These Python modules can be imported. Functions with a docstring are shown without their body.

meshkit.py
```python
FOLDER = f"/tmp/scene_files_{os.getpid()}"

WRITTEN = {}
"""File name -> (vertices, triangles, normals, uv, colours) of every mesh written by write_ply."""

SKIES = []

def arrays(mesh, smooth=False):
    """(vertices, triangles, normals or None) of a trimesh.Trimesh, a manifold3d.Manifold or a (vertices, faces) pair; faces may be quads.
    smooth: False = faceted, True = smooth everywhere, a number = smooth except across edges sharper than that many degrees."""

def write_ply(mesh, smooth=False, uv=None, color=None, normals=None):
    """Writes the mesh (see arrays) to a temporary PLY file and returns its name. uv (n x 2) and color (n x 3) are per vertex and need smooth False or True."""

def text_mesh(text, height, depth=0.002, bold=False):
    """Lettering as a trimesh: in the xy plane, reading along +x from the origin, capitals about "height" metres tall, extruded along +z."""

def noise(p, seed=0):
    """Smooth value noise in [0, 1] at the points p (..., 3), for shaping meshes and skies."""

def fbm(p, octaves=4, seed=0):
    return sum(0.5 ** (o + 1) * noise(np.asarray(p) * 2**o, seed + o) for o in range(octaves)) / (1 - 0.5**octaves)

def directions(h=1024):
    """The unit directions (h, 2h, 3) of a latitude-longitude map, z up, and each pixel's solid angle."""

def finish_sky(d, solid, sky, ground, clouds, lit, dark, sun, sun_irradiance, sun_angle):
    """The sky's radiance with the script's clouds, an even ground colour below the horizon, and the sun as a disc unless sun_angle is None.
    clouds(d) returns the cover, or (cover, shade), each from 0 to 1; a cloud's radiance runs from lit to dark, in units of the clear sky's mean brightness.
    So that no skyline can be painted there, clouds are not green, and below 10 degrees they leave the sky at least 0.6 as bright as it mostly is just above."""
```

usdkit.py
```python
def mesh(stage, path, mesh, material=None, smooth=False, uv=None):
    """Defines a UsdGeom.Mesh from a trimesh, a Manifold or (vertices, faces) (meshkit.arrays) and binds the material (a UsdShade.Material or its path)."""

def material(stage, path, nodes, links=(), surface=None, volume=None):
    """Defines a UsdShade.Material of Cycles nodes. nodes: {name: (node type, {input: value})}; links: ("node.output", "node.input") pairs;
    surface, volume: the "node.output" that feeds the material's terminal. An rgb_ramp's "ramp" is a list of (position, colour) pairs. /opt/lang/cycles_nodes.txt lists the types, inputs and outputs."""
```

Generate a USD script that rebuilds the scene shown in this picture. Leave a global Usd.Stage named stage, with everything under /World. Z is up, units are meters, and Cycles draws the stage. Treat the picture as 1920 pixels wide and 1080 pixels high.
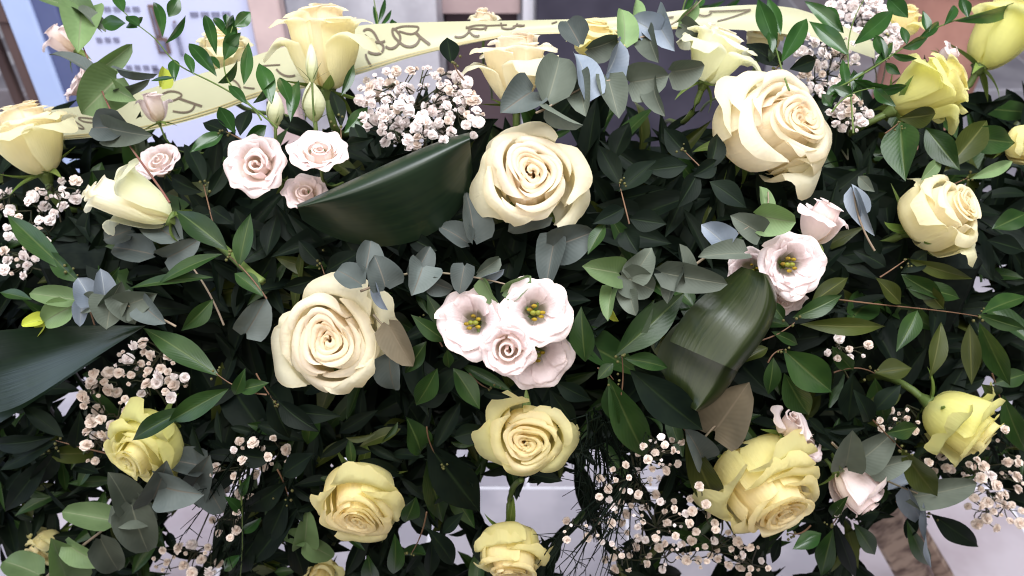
import math, random, numpy as np, usdkit
from pxr import Usd, UsdGeom, UsdLux, UsdShade, Gf, Sdf, Vt
from scipy.interpolate import PchipInterpolator
stage = Usd.Stage.CreateInMemory()
UsdGeom.SetStageUpAxis(stage, UsdGeom.Tokens.z); UsdGeom.SetStageMetersPerUnit(stage, 1.0)
UsdGeom.Xform.Define(stage, '/World'); UsdGeom.Scope.Define(stage, '/World/Looks')

# ---------------------------------------------------------------- camera
F = 1507.0                                     # focal length in pixels of the 1920 px wide photograph
CAM = np.array([0.0, 0.0, 1.45]); PITCH = math.radians(38)
RIGHT = np.array([1.0, 0, 0]); FWD = np.array([0, math.cos(PITCH), -math.sin(PITCH)]); UP = np.array([0, math.sin(PITCH), math.cos(PITCH)])
cam = UsdGeom.Camera.Define(stage, '/World/camera')
cam.CreateHorizontalApertureAttr(36.0); cam.CreateVerticalApertureAttr(20.25); cam.CreateFocalLengthAttr(36.0 * F / 1920)
cam.CreateClippingRangeAttr(Gf.Vec2f(0.01, 100)); cam.CreateFStopAttr(9.0); cam.CreateFocusDistanceAttr(0.58)
cam.CreateExposureAttr(0.0)
cam.AddTranslateOp().Set(Gf.Vec3d(*CAM)); cam.AddRotateXOp().Set(90 - math.degrees(PITCH))
def P(px, py, d):                              # a point seen at a pixel of the photograph, d metres in front of the lens
    return CAM + d * (FWD + RIGHT * (px - 960) / F - UP * (py - 540) / F)
def cdir(r, u, t):                             # a direction given as right, up, towards the lens
    v = r * RIGHT + u * UP - t * FWD
    return v / np.linalg.norm(v)
def D(px, py):                                 # the bulging front of the arrangement
    return 0.57 + 0.13 * ((px - 960) / 960) ** 2 + 0.15 * ((py - 540) / 540) ** 2

# ---------------------------------------------------------------- lamps
def lamp(name, pos, target, w, h, inten, col):
    L = UsdLux.RectLight.Define(stage, '/World/' + name)
    L.CreateWidthAttr(w); L.CreateHeightAttr(h); L.CreateIntensityAttr(inten); L.CreateColorAttr(Gf.Vec3f(*col))
    z = np.array(pos, float) - np.array(target, float); z /= np.linalg.norm(z)
    x = np.cross([0, 0.01, 1], z); x /= np.linalg.norm(x); y = np.cross(z, x)
    M = np.eye(4); M[0, :3] = x; M[1, :3] = y; M[2, :3] = z; M[3, :3] = pos
    L.AddTransformOp().Set(Gf.Matrix4d(M))
lamp('window_lamp', (-.7, -1.1, 2.5), (0, .5, 1.0), 3.4, 3.0, 2.35, (1, .945, .88))
lamp('ceiling_lamp', (0.4, 0.6, 3.5), (0.1, 2.2, 0.3), 2.4, 2.0, 12, (.93, .95, 1))  # unseen fill added overhead, tilted to brighten the background
lamp('side_lamp', (2.2, -.9, 1.9), (0, .5, 1.0), 1.4, 1.6, 1.6, (1, .92, .85))  # weak unseen fill added from the front right
lamp('left_window_lamp', (-2.6, .2, 1.5), (0, .55, 1.0), 1.6, 1.8, 2.4, (.62, .74, 1))  # unseen blue fill added at the left to tint and lift the shadows
# ---------------------------------------------------------------- scene helpers
_used = {}
def path_for(parent, name):
    k = (parent, name); n = _used.get(k, 0); _used[k] = n + 1
    return f'{parent}/{name}' if n == 0 else f'{parent}/{name}_{n:03d}'
def tag(prim, label=None, category=None, group=None, kind=None):
    for k, v in (('label', label), ('category', category), ('group', group), ('kind', kind)):
        if v: prim.SetCustomDataByKey(k, v)
    return prim
LOC = {}
def put(name, v, f, mat, parent=None, st=None, smooth=True, label=None, across=None):
    """One Mesh prim; v in world coordinates, stored relative to its thing."""
    pp = '/World' if parent is None else str(parent.GetPath())
    top = pp.split('/')[2] if parent is not None else None
    v = np.asarray(v, float)
    if top: v = v - LOC.get(top, np.zeros(3))
    m = usdkit.mesh(stage, path_for(pp, name), (v, f), mat, smooth=smooth, uv=st)
    p = m.GetPrim()
    if across is not None: UsdGeom.PrimvarsAPI(m).CreatePrimvar('across', Sdf.ValueTypeNames.FloatArray, 'vertex').Set(Vt.FloatArray.FromNumpy(np.asarray(across, np.float32)))
    if label: tag(p, label)
    return p
def new(name, label, category, loc, group=None):
    x = UsdGeom.Xform.Define(stage, path_for('/World', name)); x.AddTranslateOp().Set(Gf.Vec3d(*map(float, loc)))
    LOC[x.GetPath().name] = np.asarray(loc, float)
    return tag(x.GetPrim(), label, category, group)
def grid_faces(nu, nv):
    i, j = np.meshgrid(np.arange(nv - 1), np.arange(nu - 1), indexing='ij')
    a = (i * nu + j).ravel()
    return np.vstack([np.stack([a, a + 1, a + nu + 1], 1), np.stack([a, a + nu + 1, a + nu], 1)])
def frame(axis, roll=0.0, ref=None):
    a = np.asarray(axis, float); a = a / np.linalg.norm(a)
    ref = UP if ref is None else ref
    x = np.cross(ref, a)
    if np.linalg.norm(x) < 0.05: x = np.cross(FWD, a)
    x /= np.linalg.norm(x); y = np.cross(a, x)
    c, s = math.cos(roll), math.sin(roll)
    return np.stack([c * x + s * y, -s * x + c * y, a], 1)      # columns
def join(parts):
    V, Fc, n = [], [], 0
    for v, f in parts:
        V.append(v); Fc.append(np.asarray(f) + n); n += len(v)
    return np.vstack(V), np.vstack(Fc)
def spline(pts, n):
    pts = np.asarray(pts, float)
    if len(pts) == 2: return pts[0] + np.linspace(0, 1, n)[:, None] * (pts[1] - pts[0])
    t = np.r_[0, np.cumsum(np.linalg.norm(np.diff(pts, axis=0), axis=1))]
    from scipy.interpolate import CubicSpline
    return CubicSpline(t, pts)(np.linspace(0, t[-1], n))
def tube(pts, r0, r1=None, n=8, sides=6):
    c = spline(pts, n); r1 = r0 if r1 is None else r1
    r = np.linspace(r0, r1, n)
    tg = np.gradient(c, axis=0); tg /= np.linalg.norm(tg, axis=1, keepdims=True) + 1e-12
    ref = np.array([0.3, 0.2, 0.93]); x = np.cross(tg, ref); x /= np.linalg.norm(x, axis=1, keepdims=True) + 1e-9
    y = np.cross(tg, x)
    a = np.linspace(0, 2 * np.pi, sides, endpoint=False)
    v = (c[:, None] + r[:, None, None] * (np.cos(a)[None, :, None] * x[:, None] + np.sin(a)[None, :, None] * y[:, None])).reshape(-1, 3)
    f = []
    for i in range(n - 1):
        for j in range(sides):
            p, q = i * sides + j, i * sides + (j + 1) % sides
            f += [[p, q, q + sides], [p, q + sides, p + sides]]
    v = np.vstack([v, c[:1], c[-1:]]); k = n * sides
    for j in range(sides):
        f += [[k, (j + 1) % sides, j], [k + 1, (n - 1) * sides + j, (n - 1) * sides + (j + 1) % sides]]
    return v, np.array(f)

# ---------------------------------------------------------------- materials
def mat(name, nodes, links, surface): return usdkit.material(stage, '/World/Looks/' + name, nodes, links, surface)
def petal_mat(name, tip, base, inner, back, trans=0.55, r0=.0, r1=.75):
    """Petal: pigment runs from the claw to the tip and from the heart to the outer petals (st = heart-to-outside, claw-to-tip);
    fine veins fan out along the petal (the primvar across), with faint blotches and a slightly drier rim."""
    return mat(name, {
        'uv': ('uvmap', {'attribute': 'st'}), 's': ('separate_xyz', {}), 'ac': ('attribute', {'attribute': 'across'}),
        'pv': ('rgb_ramp', {'ramp': [(0, base), (r0 + .01, base), (.5 * (r0 + r1), tuple(0.5 * a + 0.5 * b for a, b in zip(base, tip))), (r1, tip), (1, tip)]}),
        'tm': ('map_range', {'from_min': 0.0, 'from_max': 0.55, 'to_min': 0.8, 'to_max': 0.0}),
        'm1': ('mix_color', {'b': inner}),
        'om': ('map_range', {'from_min': 0.60, 'from_max': 0.95, 'to_min': 0.0, 'to_max': 0.9}),
        'm2': ('mix_color', {'b': back}),
        'tc': ('texture_coordinate', {}),
        'nz': ('noise_texture', {'scale': 26.0, 'detail': 4.0}),
        'nm': ('map_range', {'from_min': 0.4, 'from_max': 0.7, 'to_min': 0.0, 'to_max': 0.55}),
        'm3': ('mix_color', {'b': back}),
        'cx': ('combine_xyz', {}), 'vm': ('mapping', {'scale': (13.0, 2.2, 1.0)}),
        'vn': ('noise_texture', {'scale': 1.0, 'detail': 3.0, 'roughness': .6}),
        'vr': ('map_range', {'from_min': .42, 'from_max': .75, 'to_min': 0.0, 'to_max': .09}),
        'm4': ('mix_color', {'b': tuple(.72 * a for a in back)}),
        'rim': ('map_range', {'from_min': .955, 'from_max': 1.0, 'to_min': 0.0, 'to_max': .30}),
        'm5': ('mix_color', {'b': tuple(a * b for a, b in zip(tip, (.93, .88, .62)))}),
        'fz': ('noise_texture', {'scale': 420.0, 'detail': 2.0}),
        'ha': ('math', {'math_type': 'multiply_add', 'value2': 2.2}),
        'bp': ('bump', {'strength': 0.30, 'distance': 0.0011}),
        'p': ('principled_bsdf', {'roughness': 0.55, 'specular_ior_level': 0.25, 'sheen_weight': 0.08}),
        't': ('translucent_bsdf', {}), 'x': ('mix_closure', {'fac': trans}),
    }, [('uv.UV', 's.vector'), ('s.y', 'pv.fac'), ('s.x', 'tm.value'), ('s.x', 'om.value'),
        ('tm.result', 'm1.fac'), ('pv.color', 'm1.a'), ('om.result', 'm2.fac'), ('m1.result', 'm2.a'),
        ('tc.object', 'nz.vector'), ('nz.fac', 'nm.value'), ('nm.result', 'm3.fac'), ('m2.result', 'm3.a'),
        ('ac.fac', 'cx.x'), ('s.y', 'cx.y'), ('s.x', 'cx.z'), ('cx.vector', 'vm.vector'), ('vm.vector', 'vn.vector'), ('vn.fac', 'vr.value'), ('vr.result', 'm4.fac'), ('m3.result', 'm4.a'),
        ('s.y', 'rim.value'), ('rim.result', 'm5.fac'), ('m4.result', 'm5.a'),
        ('tc.object', 'fz.vector'), ('vn.fac', 'ha.value1'), ('fz.fac', 'ha.value3'), ('ha.value', 'bp.height'), ('bp.normal', 'p.normal'),
        ('m5.result', 'p.base_color'), ('m5.result', 't.color'), ('p.BSDF', 'x.closure1'), ('t.BSDF', 'x.closure2')], 'x.closure')
def leaf_mat(name, col, col2, vein, rough=0.35, spec=0.5, trans=0.2, tcol=None, veinw=0.05, vs=0.5):
    """Leaf with midrib and side veins (st = across -1..1 mapped to 0..1, base-to-tip)."""
    return mat(name, {
        'uv': ('uvmap', {'attribute': 'st'}), 's': ('separate_xyz', {}),
        'a': ('math', {'math_type': 'subtract', 'value2': 0.5}), 'b': ('math', {'math_type': 'absolute'}),
        'mid': ('map_range', {'from_min': veinw * 0.35, 'from_max': veinw, 'to_min': 0.9, 'to_max': 0.0}),
        'c': ('math', {'math_type': 'multiply_add', 'value2': -0.75}),
        'd': ('math', {'math_type': 'multiply', 'value2': 75.0}), 'e': ('math', {'math_type': 'sine'}),
        'side': ('map_range', {'from_min': 0.8, 'from_max': 1.0, 'to_min': 0.0, 'to_max': vs}),
        'vv': ('math', {'math_type': 'maximum'}),
        'tc': ('texture_coordinate', {}), 'nz': ('noise_texture', {'scale': 45.0, 'detail': 4.0}),
        'nm': ('map_range', {'from_min': 0.35, 'from_max': 0.65}),
        'base': ('mix_color', {'a': col, 'b': col2}),
        'oi': ('object_info', {}), 'hv': ('map_range', {'to_min': 0.7, 'to_max': 1.3}),
        'hs': ('hsv', {}),
        'mx': ('mix_color', {'b': vein}),
        'bp': ('bump', {'strength': 0.25, 'distance': 0.0008}),
        'p': ('principled_bsdf', {'roughness': rough, 'specular_ior_level': spec}),
        't': ('translucent_bsdf', {'color': tcol or col2}), 'x': ('mix_closure', {'fac': trans}),
    }, [('uv.UV', 's.vector'), ('s.x', 'a.value1'), ('a.value', 'b.value1'), ('b.value', 'mid.value'),
        ('b.value', 'c.value1'), ('s.y', 'c.value3'), ('c.value', 'd.value1'), ('d.value', 'e.value1'), ('e.value', 'side.value'),
        ('mid.result', 'vv.value1'), ('side.result', 'vv.value2'),
        ('tc.object', 'nz.vector'), ('nz.fac', 'nm.value'), ('nm.result', 'base.fac'), ('base.result', 'hs.color'),
        ('oi.random', 'hv.value'), ('hv.result', 'hs.value'), ('hs.color', 'mx.a'), ('vv.value', 'mx.fac'),
        ('vv.value', 'bp.height'), ('bp.normal', 'p.normal'), ('mx.result', 'p.base_color'),
        ('p.BSDF', 'x.closure1'), ('t.BSDF', 'x.closure2')], 'x.closure')
def plain(name, col, rough=0.5, spec=0.4, col2=None, scale=20.0, bump=0.0, lo=0.35, hi=0.65, detail=4.0):
    if col2 is None: return mat(name, {'p': ('principled_bsdf', {'base_color': col, 'roughness': rough, 'specular_ior_level': spec})}, [], 'p.BSDF')
    return mat(name, {'tc': ('texture_coordinate', {}), 'nz': ('noise_texture', {'scale': scale, 'detail': detail}),
        'm': ('map_range', {'from_min': lo, 'from_max': hi}), 'c': ('mix_color', {'a': col, 'b': col2}),
        'bp': ('bump', {'strength': bump, 'distance': 0.002}),
        'p': ('principled_bsdf', {'roughness': rough, 'specular_ior_level': spec})},
        [('tc.object', 'nz.vector'), ('nz.fac', 'm.value'), ('m.result', 'c.fac'), ('c.result', 'p.base_color'), ('nz.fac', 'bp.height'), ('bp.normal', 'p.normal')], 'p.BSDF')
# ---------------------------------------------------------------- roses
ROSE = {
    'peach':  petal_mat('rose_peach', (.95, .86, .74), (.96, .82, .48), (.97, .82, .60), (.93, .88, .66)),
    'cream':  petal_mat('rose_cream', (.95, .87, .70), (.95, .83, .44), (.96, .83, .57), (.91, .87, .58)),
    'yellow': petal_mat('rose_yellow', (.95, .84, .55), (.92, .77, .30), (.96, .82, .49), (.90, .85, .43)),
    'lime':   petal_mat('rose_lime', (.92, .85, .46), (.84, .78, .25), (.94, .85, .48), (.84, .83, .34)),
    'white':  petal_mat('rose_white', (.96, .91, .79), (.90, .86, .50), (.96, .87, .70), (.90, .91, .66)),
}
def rose_petal(rs, t, o, phi, th, guard=False, cone=0.0, hs=1.0, flare=0.0):
    """One petal in rose units (outer radius 1): t = 0 heart .. 1 outside, o = openness."""
    nu, nv = (15, 12) if t < 0.46 else (21, 15)
    u = np.linspace(-1, 1, nu); v = np.linspace(0, 1, nv) ** 0.8
    Hc = (1.75 - 0.62 * o) * hs
    q = max(0.0, (t - .45) / .55)
    h = Hc * (1.0 - .10 * max(0, .25 - t) - .06 * t - (0.06 + 0.30 * o) * q ** 1.5) * ((0.93 + 0.09 * rs.rand()) if t < .46 else (.88 + .14 * rs.rand()))
    rt = 0.012 + (0.655 + 0.16 * o) * t ** (1.25 - 0.30 * o)
    rb = 0.10 + (0.64 + 0.10 * o) * t ** 0.78
    lip = 0.085 + .05 * t + q * (0.07 + 0.16 * o) * (0.6 + 0.7 * rs.rand())
    drop = 0.015 + q * (.06 + .16 * o) * (0.5 + .9 * rs.rand())
    if flare and t > .55:
        k = flare * (t - .55) / .45 * (.5 + .8 * rs.rand()); lip += .26 * k; drop += .08 * k; rt = rt + .06 * k
    if guard:
        lip += 0.02 + 0.08 * rs.rand(); drop += 0.05 + 0.14 * rs.rand() * o; h *= 0.9
    pv = [0, .16, .36, .60, .80, .91, 1.0]
    R = PchipInterpolator(pv, [.05, .62 * rb * (1 - .45 * cone), .95 * rb * (1 - .38 * cone), (.5 * (rb + rt) + .01) * (1 - .17 * cone), rt, rt + .42 * lip, rt + lip])
    Z = PchipInterpolator(pv, [0, .10 * h, .36 * h, .72 * h, .955 * h, h, h - drop])
    U, V = np.meshgrid(u, v)
    k = 2.0 + 1.2 * rs.rand()
    nz = rs.rand(6) * 6.28
    edge = 1 - (0.10 + 0.10 * rs.rand()) * np.abs(U) ** k
    if t > .45: edge = edge + (.03 + .05 * flare) * rs.rand() * np.exp(-(U - .3 * rs.randn()) ** 2 / 0.015) - .05 * rs.rand() * np.exp(-(U - .5 * rs.randn()) ** 2 / 0.006)
    edge = edge + (0.008 + 0.012 * t) * np.sin(U * 5 + nz[0]) + 0.006 * t * np.sin(U * 13 + nz[1])
    Ve = np.clip(V * edge, 0, 1.0)
    wid = np.clip(0.42 + 1.0 * V ** 0.8, 0, 1.0)
    ang = th + U * phi * wid
    r = R(Ve); z = Z(Ve)
    r = r + (0.03 + 0.03 * t) * U * np.minimum(1, V * 1.5)
    r = r * (1 + (0.03 + .03 * q) * np.sin(U * 2.4 + nz[2]) * V)
    roll = np.clip((np.abs(U) - 0.6) / 0.4, 0, 1) ** 2
    z = z - roll * np.clip(V - .6, 0, 1) * 0.16 * q; r = r + roll * np.clip(V - .5, 0, 1) * .10 * q
    fr = np.clip((V - 0.72) / 0.28, 0, 1) ** 1.5
    z = z + fr * (0.006 + 0.034 * q) * np.sin(U * 4.6 + nz[3]) + fr * .016 * q * np.sin(U * 11 + nz[4]); r = r + fr * .026 * q * np.sin(U * 6.5 + nz[5])
    pts = np.stack([r * np.cos(ang), r * np.sin(ang), z], -1).reshape(-1, 3)
    st = np.stack([np.full(U.size, t), V.ravel()], 1)
    return pts, grid_faces(nu, nv), st
UACROSS = {nu * nv: np.tile(np.linspace(-1, 1, nu), nv) for nu, nv in ((15, 12), (21, 15), (17, 14))}
def rose_petals(seed, o=0.8, n=28, cone=0.0, hs=1.0, flare=0.0):
    rs = np.random.RandomState(seed); out = []
    th = rs.rand() * 6.28; hand = 1 if rs.rand() < .5 else -1
    cx = rs.randn(2) * 0.08; sq = 1.06 + 0.22 * rs.rand(); sa = rs.rand() * 3.14
    tilt = rs.randn(2) * 0.05
    ni = int(n * .58); ts = list(np.linspace(0, .43, ni) ** 1.0) + list(np.linspace(.49, 1.0, n - ni))
    ang = rs.rand() * 6.28
    for i, t in enumerate(ts):
        phi = (1.9 - 1.5 * t) if t < .46 else 1.12 - .30 * (t - .46) / .54
        phi += .10 * rs.rand()
        p, f, st = rose_petal(rs, t, o, phi, th, i >= n - 3, cone, hs, flare)
        a1, a2 = rs.randn(2) * (.035 + .02 * t); p[:, 2] += p[:, 0] * a1 + p[:, 1] * a2; p[:, 0] += rs.randn() * .014 * p[:, 2]; p[:, 1] += rs.randn() * .014 * p[:, 2]
        # the heart is squeezed, folded and sits a little off the middle
        w = max(0.0, 1 - t) ** 0.8; c, s = math.cos(sa), math.sin(sa)
        x, y = c * p[:, 0] + s * p[:, 1], -s * p[:, 0] + c * p[:, 1]
        x, y = x * (1 + (sq - 1) * w), y * (1 - (sq - 1) * 0.7 * w)
        a = np.arctan2(y, x); bump = 1 + .14 * w * np.sin(3 * a + ang) * np.clip(t * 4, 0, 1)
        x, y = x * bump, y * bump
        hz = p[:, 2]
        p[:, 0] = c * x - s * y + (cx[0] + tilt[0]) * w * hz; p[:, 1] = s * x + c * y + (cx[1] + tilt[1]) * w * hz
        if hand < 0: p[:, 1] *= -1; f = f[:, ::-1]
        out.append((p, f, st)); th += 2.3999 + rs.randn() * 0.42
    return out
def blade(c0, axis, side, L, W, bend=0.3, curl=0.15, nu=5, nv=8, power=1.0, ex=0.8, twist=0.0, base=0.0, wave=0.0, ph=0.0, heart=0.0, fold=0.0, tipw=0.0):
    """A leaf blade from c0 along axis; side = across; it bends towards -normal."""
    axis = axis / np.linalg.norm(axis); side = side - axis * side.dot(axis); side /= np.linalg.norm(side) + 1e-9
    nrm = np.cross(axis, side)
    u = np.linspace(-1, 1, nu); v = np.linspace(0, 1, nv)
    U, V = np.meshgrid(u, v)
    vv = np.clip(V, 1e-4, 1 - 1e-4)
    w = (np.sin(np.pi * vv ** power)) ** ex * (1 - 0.25 * vv) * 1.08 + base * (1 - vv) ** 3
    w = np.maximum(w, tipw * 0.5) if tipw else w
    th = bend * V; a = L * (np.sin(th) / bend if abs(bend) > 1e-3 else V); b = -L * ((1 - np.cos(th)) / bend if abs(bend) > 1e-3 else 0 * V)
    a = a - heart * L * np.abs(U) ** 1.5 * (1 - V) ** 2
    x = U * w * W / 2
    lift = (np.abs(U) ** 1.6) * w * W * curl + np.abs(U) * w * W * fold
    lift = lift + wave * W * np.abs(U) * np.sin(V * 9 + ph + U)
    tw = twist * V
    xx = x * np.cos(tw) - lift * np.sin(tw); ll = x * np.sin(tw) + lift * np.cos(tw)
    pts = c0 + a[..., None] * axis + xx[..., None] * side + (b + ll)[..., None] * nrm
    st = np.stack([(U.ravel() + 1) / 2, V.ravel()], 1)
    return pts.reshape(-1, 3), grid_faces(nu, nv), st
SEPAL = leaf_mat('sepal_green', (.10, .17, .03), (.16, .22, .05), (.25, .30, .10), rough=.5, spec=.3, trans=.25, vs=0)
STEM = plain('stem_green', (.07, .11, .025), .5, .3, (.11, .15, .04), 60)
TWIG = plain('stem_woody', (.10, .05, .03), .6, .3, (.16, .09, .05), 80)
def rose(label, px, py, dia, axis, o, hue, seed, n=30, dz=0.0, roll=0.0, group='cream roses in the funeral spray', aim=0.62, sep=5, stem=None, cone=0.0, hs=1.0, flare=0.0, sw=1.0, kind=('rose', 'rose'), matl=None, sm=None):
    d = D(px, py) + dz
    R = dia * d / F / 2 / 1.0
    A = frame(cdir(*axis), roll)
    Hc = (1.75 - 0.62 * o) * hs
    c = P(px, py, d)
    base = c - A[:, 2] * R * Hc * aim
    g = new(kind[0], label, kind[1], base, group)
    for p, f, st in rose_petals(seed, o, n, cone, hs, flare):
        put('petal', base + (p * R) @ A.T, f, matl or ROSE[hue], g, st, across=UACROSS[len(p)])
    rs = np.random.RandomState(seed + 900)
    for k in range(sep):
        a = k * 2 * math.pi / 5 + rs.rand() * .5; el = rs.uniform(-.5, .6)
        dirn = A @ np.array([math.cos(a) * math.cos(el), math.sin(a) * math.cos(el), math.sin(el)])
        sd = np.cross(A[:, 2], dirn)
        p, f, st = blade(base - A[:, 2] * R * .02, dirn, sd, R * rs.uniform(.75, 1.1), R * .24, bend=rs.uniform(-1.0, 1.5), curl=.25, nu=3, nv=8, power=.6)
        put('sepal', p, f, SEPAL, g, st)
    a = np.linspace(0, math.pi, 6)
    hip = [(base + A[:, 2] * R * .04, R * .17), (base - A[:, 2] * R * .20, R * .13)]
    end = stem if stem is not None else None
    s0 = base - A[:, 2] * R * .15
    core = P(960 + (px - 960) * .75, 540 + (py - 540) * .7, d + .13) if end is None else P(*end)
    pts = [base + A[:, 2] * R * .06, base - A[:, 2] * R * .10, s0 - A[:, 2] * R * .5, .5 * (s0 - A[:, 2] * R * .9) + .5 * core, core]
    v, f = join([tube(pts[:2] + [pts[1] - A[:, 2] * R * .12], R * .19 * sw ** .5, R * .085 * sw, 5, 8), tube(pts[1:], R * .085 * sw, R * .07 * sw, 12, 7)])
    put('stem', v, f, STEM, g)
    return g
# ---------------------------------------------------------------- lisianthus
LIS = petal_mat('lisianthus_white', (.94, .82, .815), (.80, .66, .34), (.93, .76, .68), (.90, .77, .77), trans=.4)
LIS_THROAT = petal_mat('lisianthus_throat', (.94, .82, .82), (.16, .15, .015), (.92, .75, .73), (.90, .77, .77), trans=.35, r0=.26, r1=.48)
ANTHER = plain('anther_yellow', (.34, .24, .015), .7, .2, (.16, .10, .012), 300)
PISTIL = plain('pistil_green', (.18, .19, .02), .5, .3)
CALYX = leaf_mat('calyx_green', (.13, .20, .06), (.18, .25, .09), (.2, .28, .1), rough=.5, spec=.3, trans=.2, vs=0)
def lis_petal(rs, t, th, phi, cup, throat, H, flare):
    nu, nv = 17, 14
    u = np.linspace(-1, 1, nu); v = np.linspace(0, 1, nv)
    U, V = np.meshgrid(u, v); nz = rs.rand(5) * 6.28
    rim = throat + (1 - throat) * (0.30 + .7 * t)
    pv = [0, .2, .45, .7, .88, 1]
    Rr = PchipInterpolator(pv, [.06, throat * .75, throat * (1 + .10 * t) + .05, throat + (rim - throat) * (.45 + .1 * flare), throat + (rim - throat) * (.85), rim])
    Zz = PchipInterpolator(pv, [0, .28 * H, .60 * H, .88 * H, H * (1.0 - .02 * flare), H * (1 - .10 * flare * (.6 + t))])
    edge = 1 - (.12 + .08 * rs.rand()) * np.abs(U) ** 2.2 + .02 * np.sin(U * 5 + nz[0]) + .012 * np.sin(U * 11 + nz[1])
    Ve = np.clip(V * edge, 0, 1)
    ang = th + U * phi * np.clip(.5 + .8 * V, 0, 1)
    r = Rr(Ve) + .05 * U * np.minimum(1, V * 1.5); z = Zz(Ve)
    r = r * (1 + .05 * np.sin(2.2 * U + nz[2]) * V)
    fr = np.clip((V - .6) / .4, 0, 1) ** 1.5
    z = z + fr * .07 * np.sin(U * 5.5 + nz[3]) + fr * .02 * np.sin(U * 12 + nz[0]); r = r + fr * .045 * np.sin(U * 7 + nz[4])
    return np.stack([r * np.cos(ang), r * np.sin(ang), z], -1).reshape(-1, 3), grid_faces(nu, nv), np.stack([np.full(U.size, .56 + .2 * t), V.ravel()], 1)
def ball(c, r, n=6, m=8, squash=(1, 1, 1)):
    th = np.linspace(0, np.pi, n); ph = np.linspace(0, 2 * np.pi, m, endpoint=False)
    T, Q = np.meshgrid(th, ph, indexing='ij')
    v = np.stack([np.sin(T) * np.cos(Q), np.sin(T) * np.sin(Q), np.cos(T)], -1).reshape(-1, 3) * np.array(squash) * r + c
    f = []
    for i in range(n - 1):
        for j in range(m):
            a, b = i * m + j, i * m + (j + 1) % m
            f += [[a, a + m, b + m], [a, b + m, b]]
    return v, np.array(f)
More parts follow.
